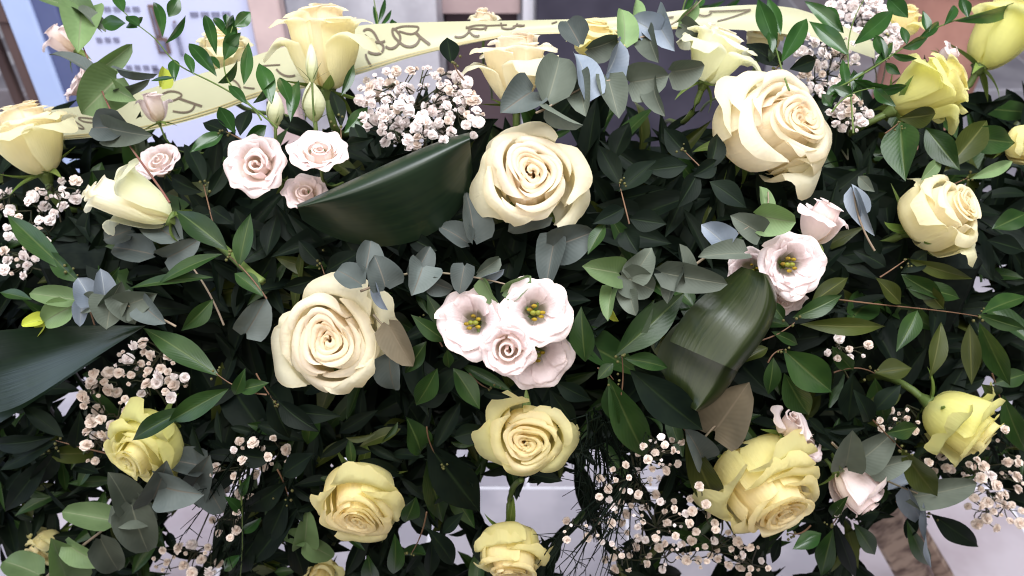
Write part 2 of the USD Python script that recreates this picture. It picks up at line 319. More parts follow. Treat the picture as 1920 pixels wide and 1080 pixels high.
def lisianthus(label, px, py, dia, axis, seed, throat=.28, H=1.0, flare=.8, whorls=((5, .55), (5, 1.0)), core=0, dz=0.0, roll=0.0, group='white pink lisianthus in the funeral spray', aim=.7, stamens=True):
    d = D(px, py) + dz; R = dia * d / F / 2
    A = frame(cdir(*axis), roll); c = P(px, py, d); base = c - A[:, 2] * R * H * aim
    g = new('lisianthus', label, 'lisianthus', base, group)
    rs = np.random.RandomState(seed)
    mt = LIS_THROAT if stamens else LIS
    th = rs.rand() * 6.28
    if core:
        for i in range(core):                       # a tight double heart, coiled like a small rose
            t = .06 + i / max(1, core - 1) * .56
            p, f, st = rose_petal(rs, t, .75, 1.35 * (1 - t) + .55, th); th += 2.4 + rs.randn() * .5
            a1, a2 = rs.randn(2) * .10; p[:, 2] += p[:, 0] * a1 + p[:, 1] * a2 + .10 * (.6 - t); p[:, :2] *= 1 + .12 * rs.randn() * (t > .1)
            p[:, 2] *= H / 1.25
            put('petal', base + (p * R * .92) @ A.T, f, LIS, g, st, across=UACROSS[len(p)])
    for n, t in whorls:
        for k in range(n):
            p, f, st = lis_petal(rs, t, th + k * 2 * math.pi / n + rs.randn() * .08, math.pi / n * 1.45, 0, throat, H * (1 - .12 * t), flare)
            put('petal', base + (p * R) @ A.T, f, mt, g, st, across=UACROSS[len(p)])
        th += math.pi / n + .2
    if stamens:
        q = []
        for k in range(5):
            a = k * 1.2566 + rs.rand(); rr = throat * .55
            tip = np.array([rr * math.cos(a), rr * math.sin(a), H * rs.uniform(.60, .70)])
            b0 = np.array([.08 * math.cos(a), .08 * math.sin(a), .05])
            v, f = tube([base + A @ (b0 * R), base + A @ (tip * R)], R * .014, n=3, sides=5)
            s = put('stamen', v, f, PISTIL, g)
            v, f = ball(np.zeros(3), 1, 5, 7, (.085, .055, .045)); put('anther', base + ((v + tip) * R) @ A.T, f, ANTHER, s)
        v1 = tube([base + A[:, 2] * R * .05, base + A[:, 2] * R * H * .6], R * .07, R * .035, 4, 7)
        v2 = ball(np.array([.07, 0, H * .64]), .09, 6, 8, (1, .8, .7)); v3 = ball(np.array([-.07, 0, H * .64]), .09, 6, 8, (1, .8, .7))
        v, f = join([v1, (base + (v2[0] * R) @ A.T, v2[1]), (base + (v3[0] * R) @ A.T, v3[1])])
        put('pistil', v, f, PISTIL, g)
    calyx(g, base, A, R, rs)
    core_p = P(960 + (px - 960) * .8, 540 + (py - 540) * .8, d + .12)
    v, f = tube([base, base - A[:, 2] * R * .5, .5 * (base - A[:, 2] * R) + .5 * core_p, core_p], R * .06, R * .05, 9, 6)
    put('stem', v, f, STEM, g)
    return g
def calyx(g, base, A, R, rs, n=5, L=.7):
    for k in range(n):
        a = k * 2 * math.pi / n; el = rs.uniform(.5, 1.1)
        dirn = A @ np.array([math.cos(a) * math.cos(el), math.sin(a) * math.cos(el), math.sin(el)])
        p, f, st = blade(base - A[:, 2] * R * .03, dirn, np.cross(A[:, 2], dirn), R * L * rs.uniform(.8, 1.1), R * .12, bend=.4, curl=.2, nu=3, nv=6, power=.6)
        put('sepal', p, f, CALYX, g, st)

def lis_cup(label, px, py, dia, axis, seed, dz=0.0, o=.35, cone=.7, hs=.8, flare=.35, n=11, aim=.52):
    """A half closed lisianthus: a few broad petals coiled into a cup."""
    return rose(label, px, py, dia, axis, o, None, seed, n, dz, 0.0, 'white pink lisianthus in the funeral spray', aim, 4, None, cone, hs, flare, .6, ('lisianthus', 'lisianthus'), LIS)
# ---------------------------------------------------------------- leaves
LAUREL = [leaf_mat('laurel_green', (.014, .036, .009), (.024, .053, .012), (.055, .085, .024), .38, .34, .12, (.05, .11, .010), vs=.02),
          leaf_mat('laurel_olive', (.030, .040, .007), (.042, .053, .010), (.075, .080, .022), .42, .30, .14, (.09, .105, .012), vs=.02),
          leaf_mat('laurel_shaded', (.0042, .0080, .0056), (.0070, .0125, .0070), (.012, .021, .009), .54, .09, .06, (.014, .032, .008), vs=.015)]  # last one: near-black laurel copy, the shade of the recesses put into its colour
RUSCUS = leaf_mat('ruscus_green', (.016, .048, .012), (.026, .068, .016), (.04, .09, .03), .26, .55, .16, (.05, .17, .02), vs=0, veinw=.03)
EUC = [leaf_mat('eucalyptus_grey', (.085, .100, .078), (.115, .132, .105), (.15, .16, .12), .6, .2, .12, (.11, .15, .09), vs=.03, veinw=.03),
       leaf_mat('eucalyptus_blue', (.15, .18, .22), (.20, .23, .27), (.25, .27, .28), .5, .35, .12, (.18, .22, .2), vs=.03, veinw=.03),
       leaf_mat('eucalyptus_green', (.13, .20, .085), (.17, .25, .11), (.20, .24, .13), .5, .3, .25, (.16, .28, .06), vs=.03, veinw=.03),
       leaf_mat('eucalyptus_brown', (.080, .098, .092), (.110, .128, .120), (.13, .12, .10), .6, .2, .12, (.09, .09, .05), vs=.03, veinw=.03),
       leaf_mat('eucalyptus_lime', (.42, .48, .05), (.48, .52, .08), (.4, .45, .1), .5, .3, .35, (.5, .55, .05), vs=.03, veinw=.03),
       leaf_mat('eucalyptus_dry', (.125, .105, .070), (.165, .135, .090), (.20, .16, .11), .6, .2, .15, (.16, .13, .07), vs=.03, veinw=.03)]
def aspi_mat(name, a, b, tc, rough):
    return mat(name, {'uv': ('uvmap', {'attribute': 'st'}), 's': ('separate_xyz', {}), 'mu': ('math', {'math_type': 'multiply', 'value2': 820.0}), 'si': ('math', {'math_type': 'sine'}),
    'mp': ('mapping', {'scale': (34.0, 1.6, 1.0)}), 'nz': ('noise_texture', {'scale': 1.6, 'detail': 5.0}), 'm': ('map_range', {'from_min': .35, 'from_max': .65}), 'c': ('mix_color', {'a': a, 'b': b}),
    'rib': ('map_range', {'from_min': .75, 'from_max': 1.0, 'to_max': .05}), 'c2': ('mix_color', {'b': tuple(2.2 * k for k in b)}),
    'tc': ('texture_coordinate', {}), 'n2': ('noise_texture', {'scale': 18.0, 'detail': 4.0}), 'rg': ('map_range', {'from_min': .3, 'from_max': .7, 'to_min': rough - .06, 'to_max': rough + .14}),
    'bp': ('bump', {'strength': .25, 'distance': .0008}), 'p': ('principled_bsdf', {'specular_ior_level': .5}), 't': ('translucent_bsdf', {'color': tc}), 'x': ('mix_closure', {'fac': .08})},
    [('uv.UV', 's.vector'), ('s.x', 'mu.value1'), ('mu.value', 'si.value1'), ('nz.fac', 'bp.height'), ('si.value', 'rib.value'), ('uv.UV', 'mp.vector'), ('mp.vector', 'nz.vector'), ('nz.fac', 'm.value'), ('m.result', 'c.fac'),
     ('c.result', 'c2.a'), ('rib.result', 'c2.fac'), ('c2.result', 'p.base_color'), ('tc.object', 'n2.vector'), ('n2.fac', 'rg.value'), ('rg.result', 'p.roughness'), ('bp.normal', 'p.normal'), ('p.BSDF', 'x.closure1'), ('t.BSDF', 'x.closure2')], 'x.closure')
ASPI = aspi_mat('aspidistra_green', (.010, .021, .012), (.016, .030, .015), (.03, .08, .015), .30)
ASPI_OLIVE = aspi_mat('aspidistra_olive', (.015, .024, .007), (.023, .033, .009), (.04, .07, .01), .28)
ESTEM = plain('eucalyptus_stem', (.26, .19, .14), .6, .3, (.20, .17, .11), 50)
RSTEM = plain('red_stem', (.18, .06, .05), .6, .3, (.14, .08, .05), 50)
_lr = np.random.RandomState(77)
def pleaf(g, bx, by, tx, ty, w, m, dz=0.0, roll=None, bend=None, tipdz=None, st_name='leaf', label=None, **kw):
    """A leaf whose base and tip are seen at two pixels of the photograph."""
    roll = _lr.uniform(-.45, .45) if roll is None else roll
    bend = _lr.uniform(.1, .7) if bend is None else bend
    tipdz = _lr.uniform(-.015, .012) if tipdz is None else tipdz
    d0, d1 = D(bx, by) + dz, D(tx, ty) + dz + tipdz
    b, t = P(bx, by, d0), P(tx, ty, d1)
    W = w * kw.pop('wk', 1.0) * (d0 + d1) / 2 / F / max(.35, abs(math.cos(roll)))
    ax = t - b; L = np.linalg.norm(ax); ax /= L
    n = CAM - .5 * (b + t); n -= ax * n.dot(ax); n /= np.linalg.norm(n)
    sd = np.cross(n, ax); sd, n = sd * math.cos(roll) + n * math.sin(roll), n * math.cos(roll) - sd * math.sin(roll)
    h = bend / 2; L = L / (math.sin(h) / h if abs(h) > 1e-3 else 1)
    a0 = ax * math.cos(h) + n * math.sin(h)
    o = dict(ex=1.0, curl=.12, fold=_lr.uniform(.02, .16), nu=7, nv=12, wave=_lr.uniform(0, .07), twist=_lr.uniform(-.3, .3), ph=_lr.rand() * 6)
    o.update(kw)
    p, f, st = blade(b, a0, sd, L, W, bend=bend, **o)
    return put(st_name, p, f, m, g, st, label=label)
def px_pts(stem, dz): return [P(q[0], q[1], D(q[0], q[1]) + dz + (q[2] if len(q) > 2 else 0)) for q in stem]
def sprig(name, label, cat, stem, leaves, m, dz=0.0, group=None, sm=None, sr=1.3, **kw):
    pts = px_pts(stem, dz); g = new(name, label, cat, pts[0], group)
    d = D(stem[0][0], stem[0][1]) + dz
    v, f = tube(pts, sr * d / F * 1.25, sr * d / F * .7, max(6, 4 * len(pts)), 6)
    put('stem', v, f, sm or STEM, g)
    ms = m if isinstance(m, list) else [m]
    for i, l in enumerate(leaves):
        k = dict(kw); mm = ms[i % len(ms)]
        if len(l) > 5 and l[5] is not None: k['roll'] = l[5]
        if len(l) > 6 and l[6] is not None: k['bend'] = l[6]
        if len(l) > 7: mm = l[7]
        pleaf(g, *l[:5], mm, dz, **k)
    return g
EK = dict(twist=0.0, curl=.30, power=.72, ex=.42, base=.06, heart=.10, nu=9, nv=10)
def euc(label, stem, leaves, m, dz=0.0, sm=None, sr=1.8, **kw):
    """leaves: (x, y of the blade's middle, heading in the picture in degrees, length, width, roll, material)"""
    L = []
    for l in leaves:
        a = math.radians(l[2]); h = l[3] * .45
        L.append((l[0] - h * math.cos(a), l[1] + h * math.sin(a), l[0] + h * math.cos(a), l[1] - h * math.sin(a), l[4] * .9, l[5] if len(l) > 5 else None, None, EUC[l[6]] if len(l) > 6 else m))
    k = dict(EK); k.update(kw)
    return sprig('eucalyptus_sprig', label, 'eucalyptus', stem, L, m, dz, 'eucalyptus sprigs in the spray', sm or ESTEM, sr, **k)
# ---------------------------------------------------------------- gypsophila
GYP = [mat('gypsophila_white', {'p': ('principled_bsdf', {'base_color': (.94, .87, .85), 'roughness': .7, 'specular_ior_level': .2}), 't': ('translucent_bsdf', {'color': (.94, .87, .85)}), 'x': ('mix_closure', {'fac': .35})}, [('p.BSDF', 'x.closure1'), ('t.BSDF', 'x.closure2')], 'x.closure'),
       mat('gypsophila_cream_shade', {'p': ('principled_bsdf', {'base_color': (.84, .73, .65), 'roughness': .7, 'specular_ior_level': .2}), 't': ('translucent_bsdf', {'color': (.84, .73, .65)}), 'x': ('mix_closure', {'fac': .35})}, [('p.BSDF', 'x.closure1'), ('t.BSDF', 'x.closure2')], 'x.closure')]  # cream tone, also the painted shade of the lower sprays
GSTEM = plain('gypsophila_stem', (.045, .035, .02), .6, .3, (.03, .04, .016), 90)
def blossom_shape(seed):
    rs = np.random.RandomState(seed); parts = []
    for w, (n, el, L, z0) in enumerate(((6, .05, 1.0, -.1), (6, .45, .92, .0), (5, .85, .8, .08), (4, 1.25, .62, .1))):
        for k in range(n):
            a = k * 2 * math.pi / n + w * .5 + rs.randn() * .15; e = el + rs.randn() * .12
            d = np.array([math.cos(a) * math.cos(e), math.sin(a) * math.cos(e), math.sin(e)])
            p, f, _ = blade(np.array([0, 0, z0]), d, np.array([-math.sin(a), math.cos(a), 0]), L * rs.uniform(.88, 1.05), 1.25 * L, bend=rs.uniform(-.4, .9), curl=rs.uniform(-.3, .35), twist=rs.uniform(-.6, .6), nu=4, nv=4, power=1.5, ex=.5, tipw=.7)
            parts.append((p, f))
    c = tube([np.array([0, 0, -.55]), np.array([0, 0, 0.0])], .12, .3, 3, 5); parts.append(c)
    return join(parts)
BLOSSOM = [blossom_shape(s) for s in range(6)]
def gyp(label, base, clusters, size, dz=0.0, seed=1, cream=.3, sep=.8, spread=.05):
    rs = np.random.RandomState(seed)
    b = P(base[0], base[1], D(*base[:2]) + dz + .06); g = new('gypsophila_spray', label, 'gypsophila', b, 'gypsophila sprays in the funeral spray')
    stems, todo = [], []
    for (cx, cy, rx, ry, n) in clusters:
        hub = P(cx, cy + ry * .3, D(cx, cy) + dz + .035)
        stems.append(tube([b, .5 * (b + hub) + rs.randn(3) * .006, hub], .0011, .0007, 6, 4))
        got = []
        for _ in range(n * 30):
            q = rs.rand(2) * 2 - 1
            if q.dot(q) > 1: continue
            s = size * rs.choice([1.15, .95, .75, .42], p=[.25, .3, .25, .2])
            x, y = cx + q[0] * rx, cy + q[1] * ry
            if any(math.hypot(x - a, y - c) < sep * (s + e) / 2 for a, c, e in got): continue
            got.append((x, y, s))
            if len(got) >= n: break
        sub = [hub + (P(cx + rs.uniform(-.6, .6) * rx, cy + rs.uniform(-.6, .6) * ry, D(cx, cy) + dz + .02) - hub) for _ in range(max(2, n // 6))]
        for s_ in sub: stems.append(tube([hub, s_], .0007, .0006, 3, 4))
        for x, y, s in got:
            d = D(x, y) + dz + rs.uniform(-.6, .6) * spread
            c = P(x, y, d); r = s * d / F / 2
            ax = cdir(rs.randn() * .5 + (x - cx) / rx * .3, rs.randn() * .5 + .25, .8)
            A = frame(ax, rs.rand() * 6)
            j = min(sub, key=lambda q: np.linalg.norm(q - c))
            stems.append(tube([j, .5 * (j + c) - ax * r * 2 + rs.randn(3) * .002, c - ax * r * .4], .0006, .0005, 5, 4))
            v, f = BLOSSOM[rs.randint(6)]
            todo.append((c + (v * r * np.array([1, 1, rs.uniform(.8, 1.1)])) @ A.T, f, GYP[int(rs.rand() < cream)]))
    v, f = join(stems); put('stem', v, f, GSTEM, g)
    for v, f, m in todo: put('blossom', v, f, m, g)
    return g
# ---------------------------------------------------------------- flower buds
BUD = petal_mat('bud_petal', (.80, .78, .58), (.42, .47, .16), (.80, .78, .6), (.62, .66, .36), trans=.3)
def bud(label, px, py, L, W, axis, seed, dz=0.0, closed=1.0, to=None):
    rs = np.random.RandomState(seed); d = D(px, py) + dz; A = frame(cdir(*axis), rs.rand() * 3)
    h = L * d / F; r = W * d / F / 2; base = P(px, py, d) - A[:, 2] * h * .5
    g = new('lisianthus_bud', label, 'flower bud', base, 'closed lisianthus buds')
    nu, nv = 9, 14
    for k in range(5):
        u = np.linspace(-1, 1, nu); v = np.linspace(0, 1, nv); U, V = np.meshgrid(u, v)
        R = PchipInterpolator([0, .2, .45, .75, .93, 1], [.25, .78, 1, .72, .30, .10])(V) * r
        a = k * 1.2566 + U * .80 + V * 1.1
        R = R * (1 + .08 * U); z = V * h * (1 - .05 * U ** 2 + .04 * rs.randn())
        p = np.stack([R * np.cos(a), R * np.sin(a), z], -1).reshape(-1, 3)
        put('petal', base + p @ A.T, grid_faces(nu, nv), BUD, g, np.stack([np.full(U.size, .5), V.ravel()], 1))
    calyx(g, base, A, r * 1.6, rs, L=1.0 * h / r / 2.2)
    e = P(to[0], to[1], D(*to) + dz + .05) if to else base - A[:, 2] * h - FWD * -.05
    v, f = tube([base + A[:, 2] * h * .03, base - A[:, 2] * h * .4, e], r * .22, r * .15, 7, 6); put('stem', v, f, STEM, g)
    return g
# ---------------------------------------------------------------- floor and background
def ray(px, py): v = FWD + RIGHT * (px - 960) / F - UP * (py - 540) / F; return v
def Q(px, py, y): v = ray(px, py); return CAM + v * (y - CAM[1]) / v[1]
def boxm(lo, hi, ch=0.004):
    lo, hi = np.array(lo, float), np.array(hi, float); ch = min(ch, *((hi - lo) / 3))
    import trimesh
    pts = []
    for i in range(8):
        c = np.where([(i >> k) & 1 for k in range(3)], hi, lo); s = np.where([(i >> k) & 1 for k in range(3)], -1, 1) * ch
        for k in range(3):
            q = c + s; q[k] = c[k]; pts.append(q)
    h = trimesh.convex.convex_hull(np.array(pts)); return np.array(h.vertices), np.array(h.faces)
TILES = [plain('marble_tile_' + w, a, .42, .35, b, 7.0, .03, .38, .62, 9.0) for w, a, b in (('pale', (.38, .36, .42), (.50, .47, .53)), ('grey', (.35, .33, .39), (.46, .44, .50)), ('rose', (.41, .35, .39), (.51, .46, .51)))]
GROUT = plain('grout', (.80, .79, .86), .8, .2, (.72, .71, .78), 60)
floor = tag(UsdGeom.Xform.Define(stage, '/World/floor').GetPrim(), 'pale lilac marble tiled floor under the flowers', 'floor', kind='structure')
_fr = np.random.RandomState(4)
put('grout_bed', *boxm((-3.3, .2, -.05), (3.3, 5.6, -.003)), GROUT, floor, smooth=False)
T = .42
for i in range(-6, 7):
    for j in range(0, 12):
        x, y = i * T + .04 + (.21 if j % 2 else 0), .30 + j * T
        put('tile', *boxm((x, y, -.02), (x + T - .009, y + T - .009, 0.0012 * _fr.rand()), .0015), TILES[_fr.randint(3)], floor, smooth=False)
WHITEB = plain('board_white', (.64, .67, .88), .6, .3, (.60, .63, .85), 3)
PALEBLUE = plain('pale_blue_paint', (.42, .52, .80), .45, .4, (.46, .56, .82), 8)
NAVY = plain('navy_blue', (.09, .11, .23), .5, .4, (.11, .13, .26), 8)  # plain dark blue for the strip beside the left post
TAN = plain('pale_pink_wood', (.68, .52, .50), .55, .3, (.58, .44, .43), 14, .1)
INK = plain('print_ink', (.20, .20, .30), .7, .2, (.26, .26, .36), 200)
PHOTO = plain('photo_print', (.30, .30, .42), .4, .4, (.14, .15, .24), 22, 0, .4, .6)
BROWN = plain('brown_frame', (.16, .10, .09), .5, .4)
BY = 1.9
def onb(px, py, y=BY): q = Q(px, py, y); return q[0], q[2]
def slab(px0, px1, py, z0, z1, y, th):           # an upright board: its left and right edges read off at one picture row
    return boxm((Q(px0, py, y)[0], y, z0), (Q(px1, py, y)[0], y + th, z1))
board = new('display_board', 'white display board with small photographs behind the left end of the ribbon', 'display board', (-1.0, BY, 0))
put('sheet', *slab(128, 474, 40, .38, 1.25, BY, .012), WHITEB, board, smooth=False)
put('post', *slab(470, 528, 40, 0, 1.35, BY - .022, .05), TAN, board, smooth=False, label='pinkish wooden right post of the board')
put('post', *slab(14, 66, 40, 0, 1.35, BY - .022, .045), PALEBLUE, board, smooth=False, label='pale blue left post of the board')
put('side_panel', *slab(68, 112, 40, 0, 1.35, BY - .010, .05), NAVY, board, smooth=False, label='navy strip beside the pale blue post')
put('bottom_rail', *slab(112, 470, 40, .33, .38, BY - .012, .04), PALEBLUE, board, smooth=False)
for (a, b, c, e) in ((274, 306, 8, 68), (322, 346, 38, 104), (288, 322, 70, 99)):
    x0, z1 = onb(a, b and c); x1, z0 = onb(b, e)
    k = put('photo_frame', *boxm((min(x0, x1) + .004, BY - .007, z0), (max(x0, x1), BY - .0005, z1), .001), BROWN, board, smooth=False)
    put('photo', *boxm((min(x0, x1) + .010, BY - .009, z0 + .006), (max(x0, x1) - .006, BY - .0075, z1 - .006), .0003), PHOTO, k, smooth=False)
for (px, py, n, w) in ((176, 12, 5, 15), (356, 22, 4, 17), (236, 122, 4, 13), (286, 128, 2, 16), (180, 70, 3, 13)):
    for k in range(n):
        x0, z1 = onb(px + k * (w + 3), py); x1, z0 = onb(px + k * (w + 3) + w, py + 9)
        put('caption', *boxm((x0, BY - .003, z0), (x1, BY - .0005, z1), .0003), INK, board, smooth=False)
STONE = plain('grey_marble', (.46, .45, .50), .55, .3, (.66, .65, .70), 9, .2, .35, .65, 9)
def furniture(name, label, cat, y): return new(name, label, cat, (0, y, 0))
g = furniture('stone_plinth', 'rough grey marble plinth behind the ribbon beside the display board', 'plinth', 2.3)
put('block', *slab(536, 818, 20, .09, 1.1, 2.3, .4), STONE, g, smooth=False); put('base', *slab(528, 826, 20, 0, .09, 2.28, .44), STONE, g, smooth=False)
g = furniture('wooden_cabinet', 'pinkish brown wooden cabinet corner behind the ribbon near the grey plinth', 'cabinet', 2.5)
z = Q(900, 27, 2.5)[2]
put('body', *slab(828, 976, 20, z, 1.2, 2.5, .35), plain('pink_brown_wood', (.52, .39, .38), .6, .3, (.45, .33, .33), 12), g, smooth=False)
put('recess', *slab(834, 970, 20, .06, z, 2.54, .3), plain('dark_recess', (.10, .07, .08), .7, .2), g, smooth=False)
put('foot', *slab(828, 976, 20, 0, .06, 2.5, .35), BROWN, g, smooth=False)
g = furniture('white_post', 'narrow white upright post between the brown cabinet and the dark panel', 'post', 2.45)
put('shaft', *slab(980, 1002, 20, .03, 1.3, 2.45, .03), plain('white_paint', (.74, .73, .80), .5, .4), g, smooth=False); put('foot', *slab(974, 1008, 20, 0, .03, 2.43, .07), WHITEB, g, smooth=False)
g = furniture('dark_panel', 'dark charcoal panel standing behind the right half of the ribbon', 'panel', 2.4)
put('panel', *slab(1006, 1458, 20, .05, 1.2, 2.4, .05), plain('charcoal', (.035, .032, .05), .5, .35, (.06, .055, .08), 6, .05), g, smooth=False)
for a in (1040, 1400): put('foot', *slab(a, a + 40, 20, 0, .05, 2.38, .12), BROWN, g, smooth=False)
def lathe(prof, n=28):
    a = np.linspace(0, 2 * np.pi, n, endpoint=False); r, z = np.array(prof).T
    v = np.stack([r[:, None] * np.cos(a), r[:, None] * np.sin(a), np.repeat(z[:, None], n, 1)], -1).reshape(-1, 3); f = []
    for i in range(len(prof) - 1):
        for j in range(n): p, q = i * n + j, i * n + (j + 1) % n; f += [[p, q, q + n], [p, q + n, p + n]]
    return v, np.array(f)
TERRA = plain('terracotta', (.46, .24, .19), .75, .2, (.38, .19, .15), 12)
c = Q(1775, 30, 2.0); g = new('terracotta_pot', 'reddish terracotta pot behind the flowers at the top right', 'flower pot', (c[0], 2.0, 0))
v, f = lathe([(.0, .0), (.085, .0), (.10, .1), (.125, c[2] - .02), (.125, c[2] + .10), (.14, c[2] + .10), (.142, c[2] + .15), (.125, c[2] + .15), (.115, c[2] + .1), (0, c[2] + .1)]); put('pot', v + [c[0], 2.0, 0], f, TERRA, g, smooth=35)
v, f = lathe([(0, 0), (.12, 0), (.13, .02), (.115, .02), (.112, .006), (0, .006)]); put('saucer', v * .99 + [c[0], 2.0, .0], f, TERRA, g, smooth=35)
c = Q(2, 30, 2.2); g = new('brown_stool', 'dark reddish brown stool edge at the far left behind the pale blue post', 'stool', (c[0] - .1, 2.2, 0))
put('seat', *boxm((c[0] - .25, 2.2, c[2] - .02), (c[0] + .015, 2.5, c[2] + .1)), BROWN, g, smooth=False)
for dx in (-.24, -.03):
    for dy in (.02, .26): put('leg', *boxm((c[0] + dx, 2.2 + dy, 0), (c[0] + dx + .03, 2.23 + dy, c[2] - .022)), BROWN, g, smooth=False)
# ---------------------------------------------------------------- the stand, tray and foam under the flowers
WOOD = mat('worn_wood', {'tc': ('texture_coordinate', {}), 'mp': ('mapping', {'scale': (11.0, 11.0, 7.0)}), 'nz': ('noise_texture', {'scale': 3.0, 'detail': 7.0}), 'm': ('map_range', {'from_min': .44, 'from_max': .64}), 'c': ('mix_color', {'a': (.40, .29, .22), 'b': (.09, .045, .028)}),
    'bp': ('bump', {'strength': .3, 'distance': .002}), 'p': ('principled_bsdf', {'roughness': .6, 'specular_ior_level': .3})}, [('tc.object', 'mp.vector'), ('mp.vector', 'nz.vector'), ('nz.fac', 'm.value'), ('m.result', 'c.fac'), ('c.result', 'p.base_color'), ('nz.fac', 'bp.height'), ('bp.normal', 'p.normal')], 'p.BSDF')
stand = new('flower_stand', 'worn brown wooden stand with splayed legs under the flowers', 'stand', (0, .68, 0))
put('top_board', *boxm((-.40, .60, .775), (.40, .78, .80)), WOOD, stand, smooth=False)
def beam(p, q, w, h):
    p, q = np.array(p, float), np.array(q, float); a = (q - p) / np.linalg.norm(q - p); v, f = boxm((-w / 2, -h / 2, 0), (w / 2, h / 2, np.linalg.norm(q - p)), .006)
    return p + v @ frame(a, 0, np.array([0, 1.0, 0])).T, f
v0 = ray(1745, 1060); hit = CAM + v0 * (CAM[2] - .12) / -v0[2]
for s in (-1, 1):
    foot = np.array([s * (hit[0] + .03), hit[1] - .01, 0.0]); top = np.array([s * .36, .66, .775])
    foot += (hit - foot) * 0
    put('leg', *beam(top, foot, .055, .030), WOOD, stand, smooth=False); put('leg', *beam(top + [s * -.0, .05, 0], foot + [s * .055, .06, 0], .04, .030), WOOD, stand, smooth=False)
    put('groove', *beam(top + [s * .028, .022, 0], foot + [s * .033, .028, 0], .010, .016), BROWN, stand, smooth=False)
tray = new('flower_tray', 'dark green plastic tray under the arrangement seen between the stems', 'tray', (0, .66, .8))
DPL = plain('tray_plastic', (.012, .02, .014), .25, .5)
put('base', *boxm((-.43, .565, .802), (.43, .80, .815)), DPL, tray, smooth=False)
for lo, hi in (((-.43, .553, .802), (.43, .563, .86)), ((-.43, .802, .802), (.43, .812, .86)), ((-.442, .553, .802), (-.432, .812, .86)), ((.432, .553, .802), (.442, .812, .86))): put('rim', *boxm(lo, hi), DPL, tray, smooth=False)
FOAM = plain('shaded_foam', (.006, .009, .008), .95, .1, (.010, .014, .011), 120, .4)  # near-black foam colour stands in for the shade between the leaves
foam = new('floral_foam', 'floral foam block hidden deep behind the leaves, coloured near black as shade', 'floral foam', (0, .67, .9))
for k in range(4): put('brick', *boxm((-.425 + k * .213, .572, .818), (-.425 + k * .213 + .208, .79, 1.035), .01), FOAM, foam, smooth=False)
# ---------------------------------------------------------------- ribbon with hand lettering
RIB = mat('ribbon_satin', {'tc': ('texture_coordinate', {}), 'nz': ('noise_texture', {'scale': 260.0, 'detail': 2.0}), 'bp': ('bump', {'strength': .06, 'distance': .0006}),
    'p': ('principled_bsdf', {'base_color': (.46, .45, .29), 'roughness': .40, 'specular_ior_level': .45, 'sheen_weight': .2}), 't': ('translucent_bsdf', {'color': (.46, .43, .26)}), 'x': ('mix_closure', {'fac': .2})},
    [('tc.object', 'nz.vector'), ('nz.fac', 'bp.height'), ('bp.normal', 'p.normal'), ('p.BSDF', 'x.closure1'), ('t.BSDF', 'x.closure2')], 'x.closure')
PEN = plain('pen_ink', (.11, .085, .06), .5, .3)
GOLD = plain('gold_line', (.36, .30, .14), .4, .4)
top_e = np.array([(60, 209), (200, 190), (300, 160), (420, 125), (500, 97), (600, 70), (690, 46), (820, 41), (980, 38), (1100, 35), (1200, 28), (1320, 15), (1420, 9), (1480, 14), (1560, 40), (1640, 80)], float)
bot_e = np.array([(60, 264), (230, 252), (330, 233), (400, 213), (490, 181), (600, 160), (690, 134), (760, 111), (830, 93), (900, 78), (980, 66), (1100, 62), (1200, 58), (1320, 54), (1420, 58), (1640, 110)], float)
yt, yb = PchipInterpolator(*top_e.T), PchipInterpolator(*bot_e.T)
def dR(px, py):
    s = np.clip((py - yt(px)) / (yb(px) - yt(px)), -.2, 1.2)
    return .76 + .05 * ((px - 900) / 960) ** 2 - .018 * s + .006 * np.sin(s * 3.1 + px * .004)
ribbon = new('memorial_ribbon', 'pale gold satin memorial ribbon with brown hand lettering across the back', 'ribbon', P(700, 90, .76))
xs = np.linspace(62, 1640, 150); ss = np.linspace(0, 1, 9); V = []
for s in ss: V += [P(x, yt(x) + s * (yb(x) - yt(x)), dR(x, yt(x) + s * (yb(x) - yt(x)))) for x in xs]
V = np.array(V); put('band', V, grid_faces(len(xs), len(ss)), RIB, ribbon)
def tape(pts, w, lift=.0012, n=8, dense=3.0):
    q = np.array(pts, float); q = spline(q, max(6, int(np.linalg.norm(np.diff(q, axis=0), axis=1).sum() / dense)))
    t = np.gradient(q, axis=0); t /= np.linalg.norm(t, axis=1, keepdims=True) + 1e-9; nn = np.stack([-t[:, 1], t[:, 0]], 1) * w / 2
    vs = [[P(*(p + s * m), dR(*(p + s * m)) - lift) for p, m in zip(q, nn)] for s in (-1, 1)]
    return np.array(vs[0] + vs[1]), grid_faces(len(q), 2)
for s, w in ((.88, 1.6), (.94, 2.2)):
    put('gold_edge_line', *tape([(x, yt(x) + s * (yb(x) - yt(x))) for x in np.linspace(100, 1300, 60)], w), GOLD, ribbon)
def zs(ox, oy, k, *pts): return [(ox + a * k, oy + b * k) for a, b in pts]
A_, B_, C_, E_ = (60, 130, .1771), (380, 60, .1771), (660, 20, .1771), (960, 0, .2604)
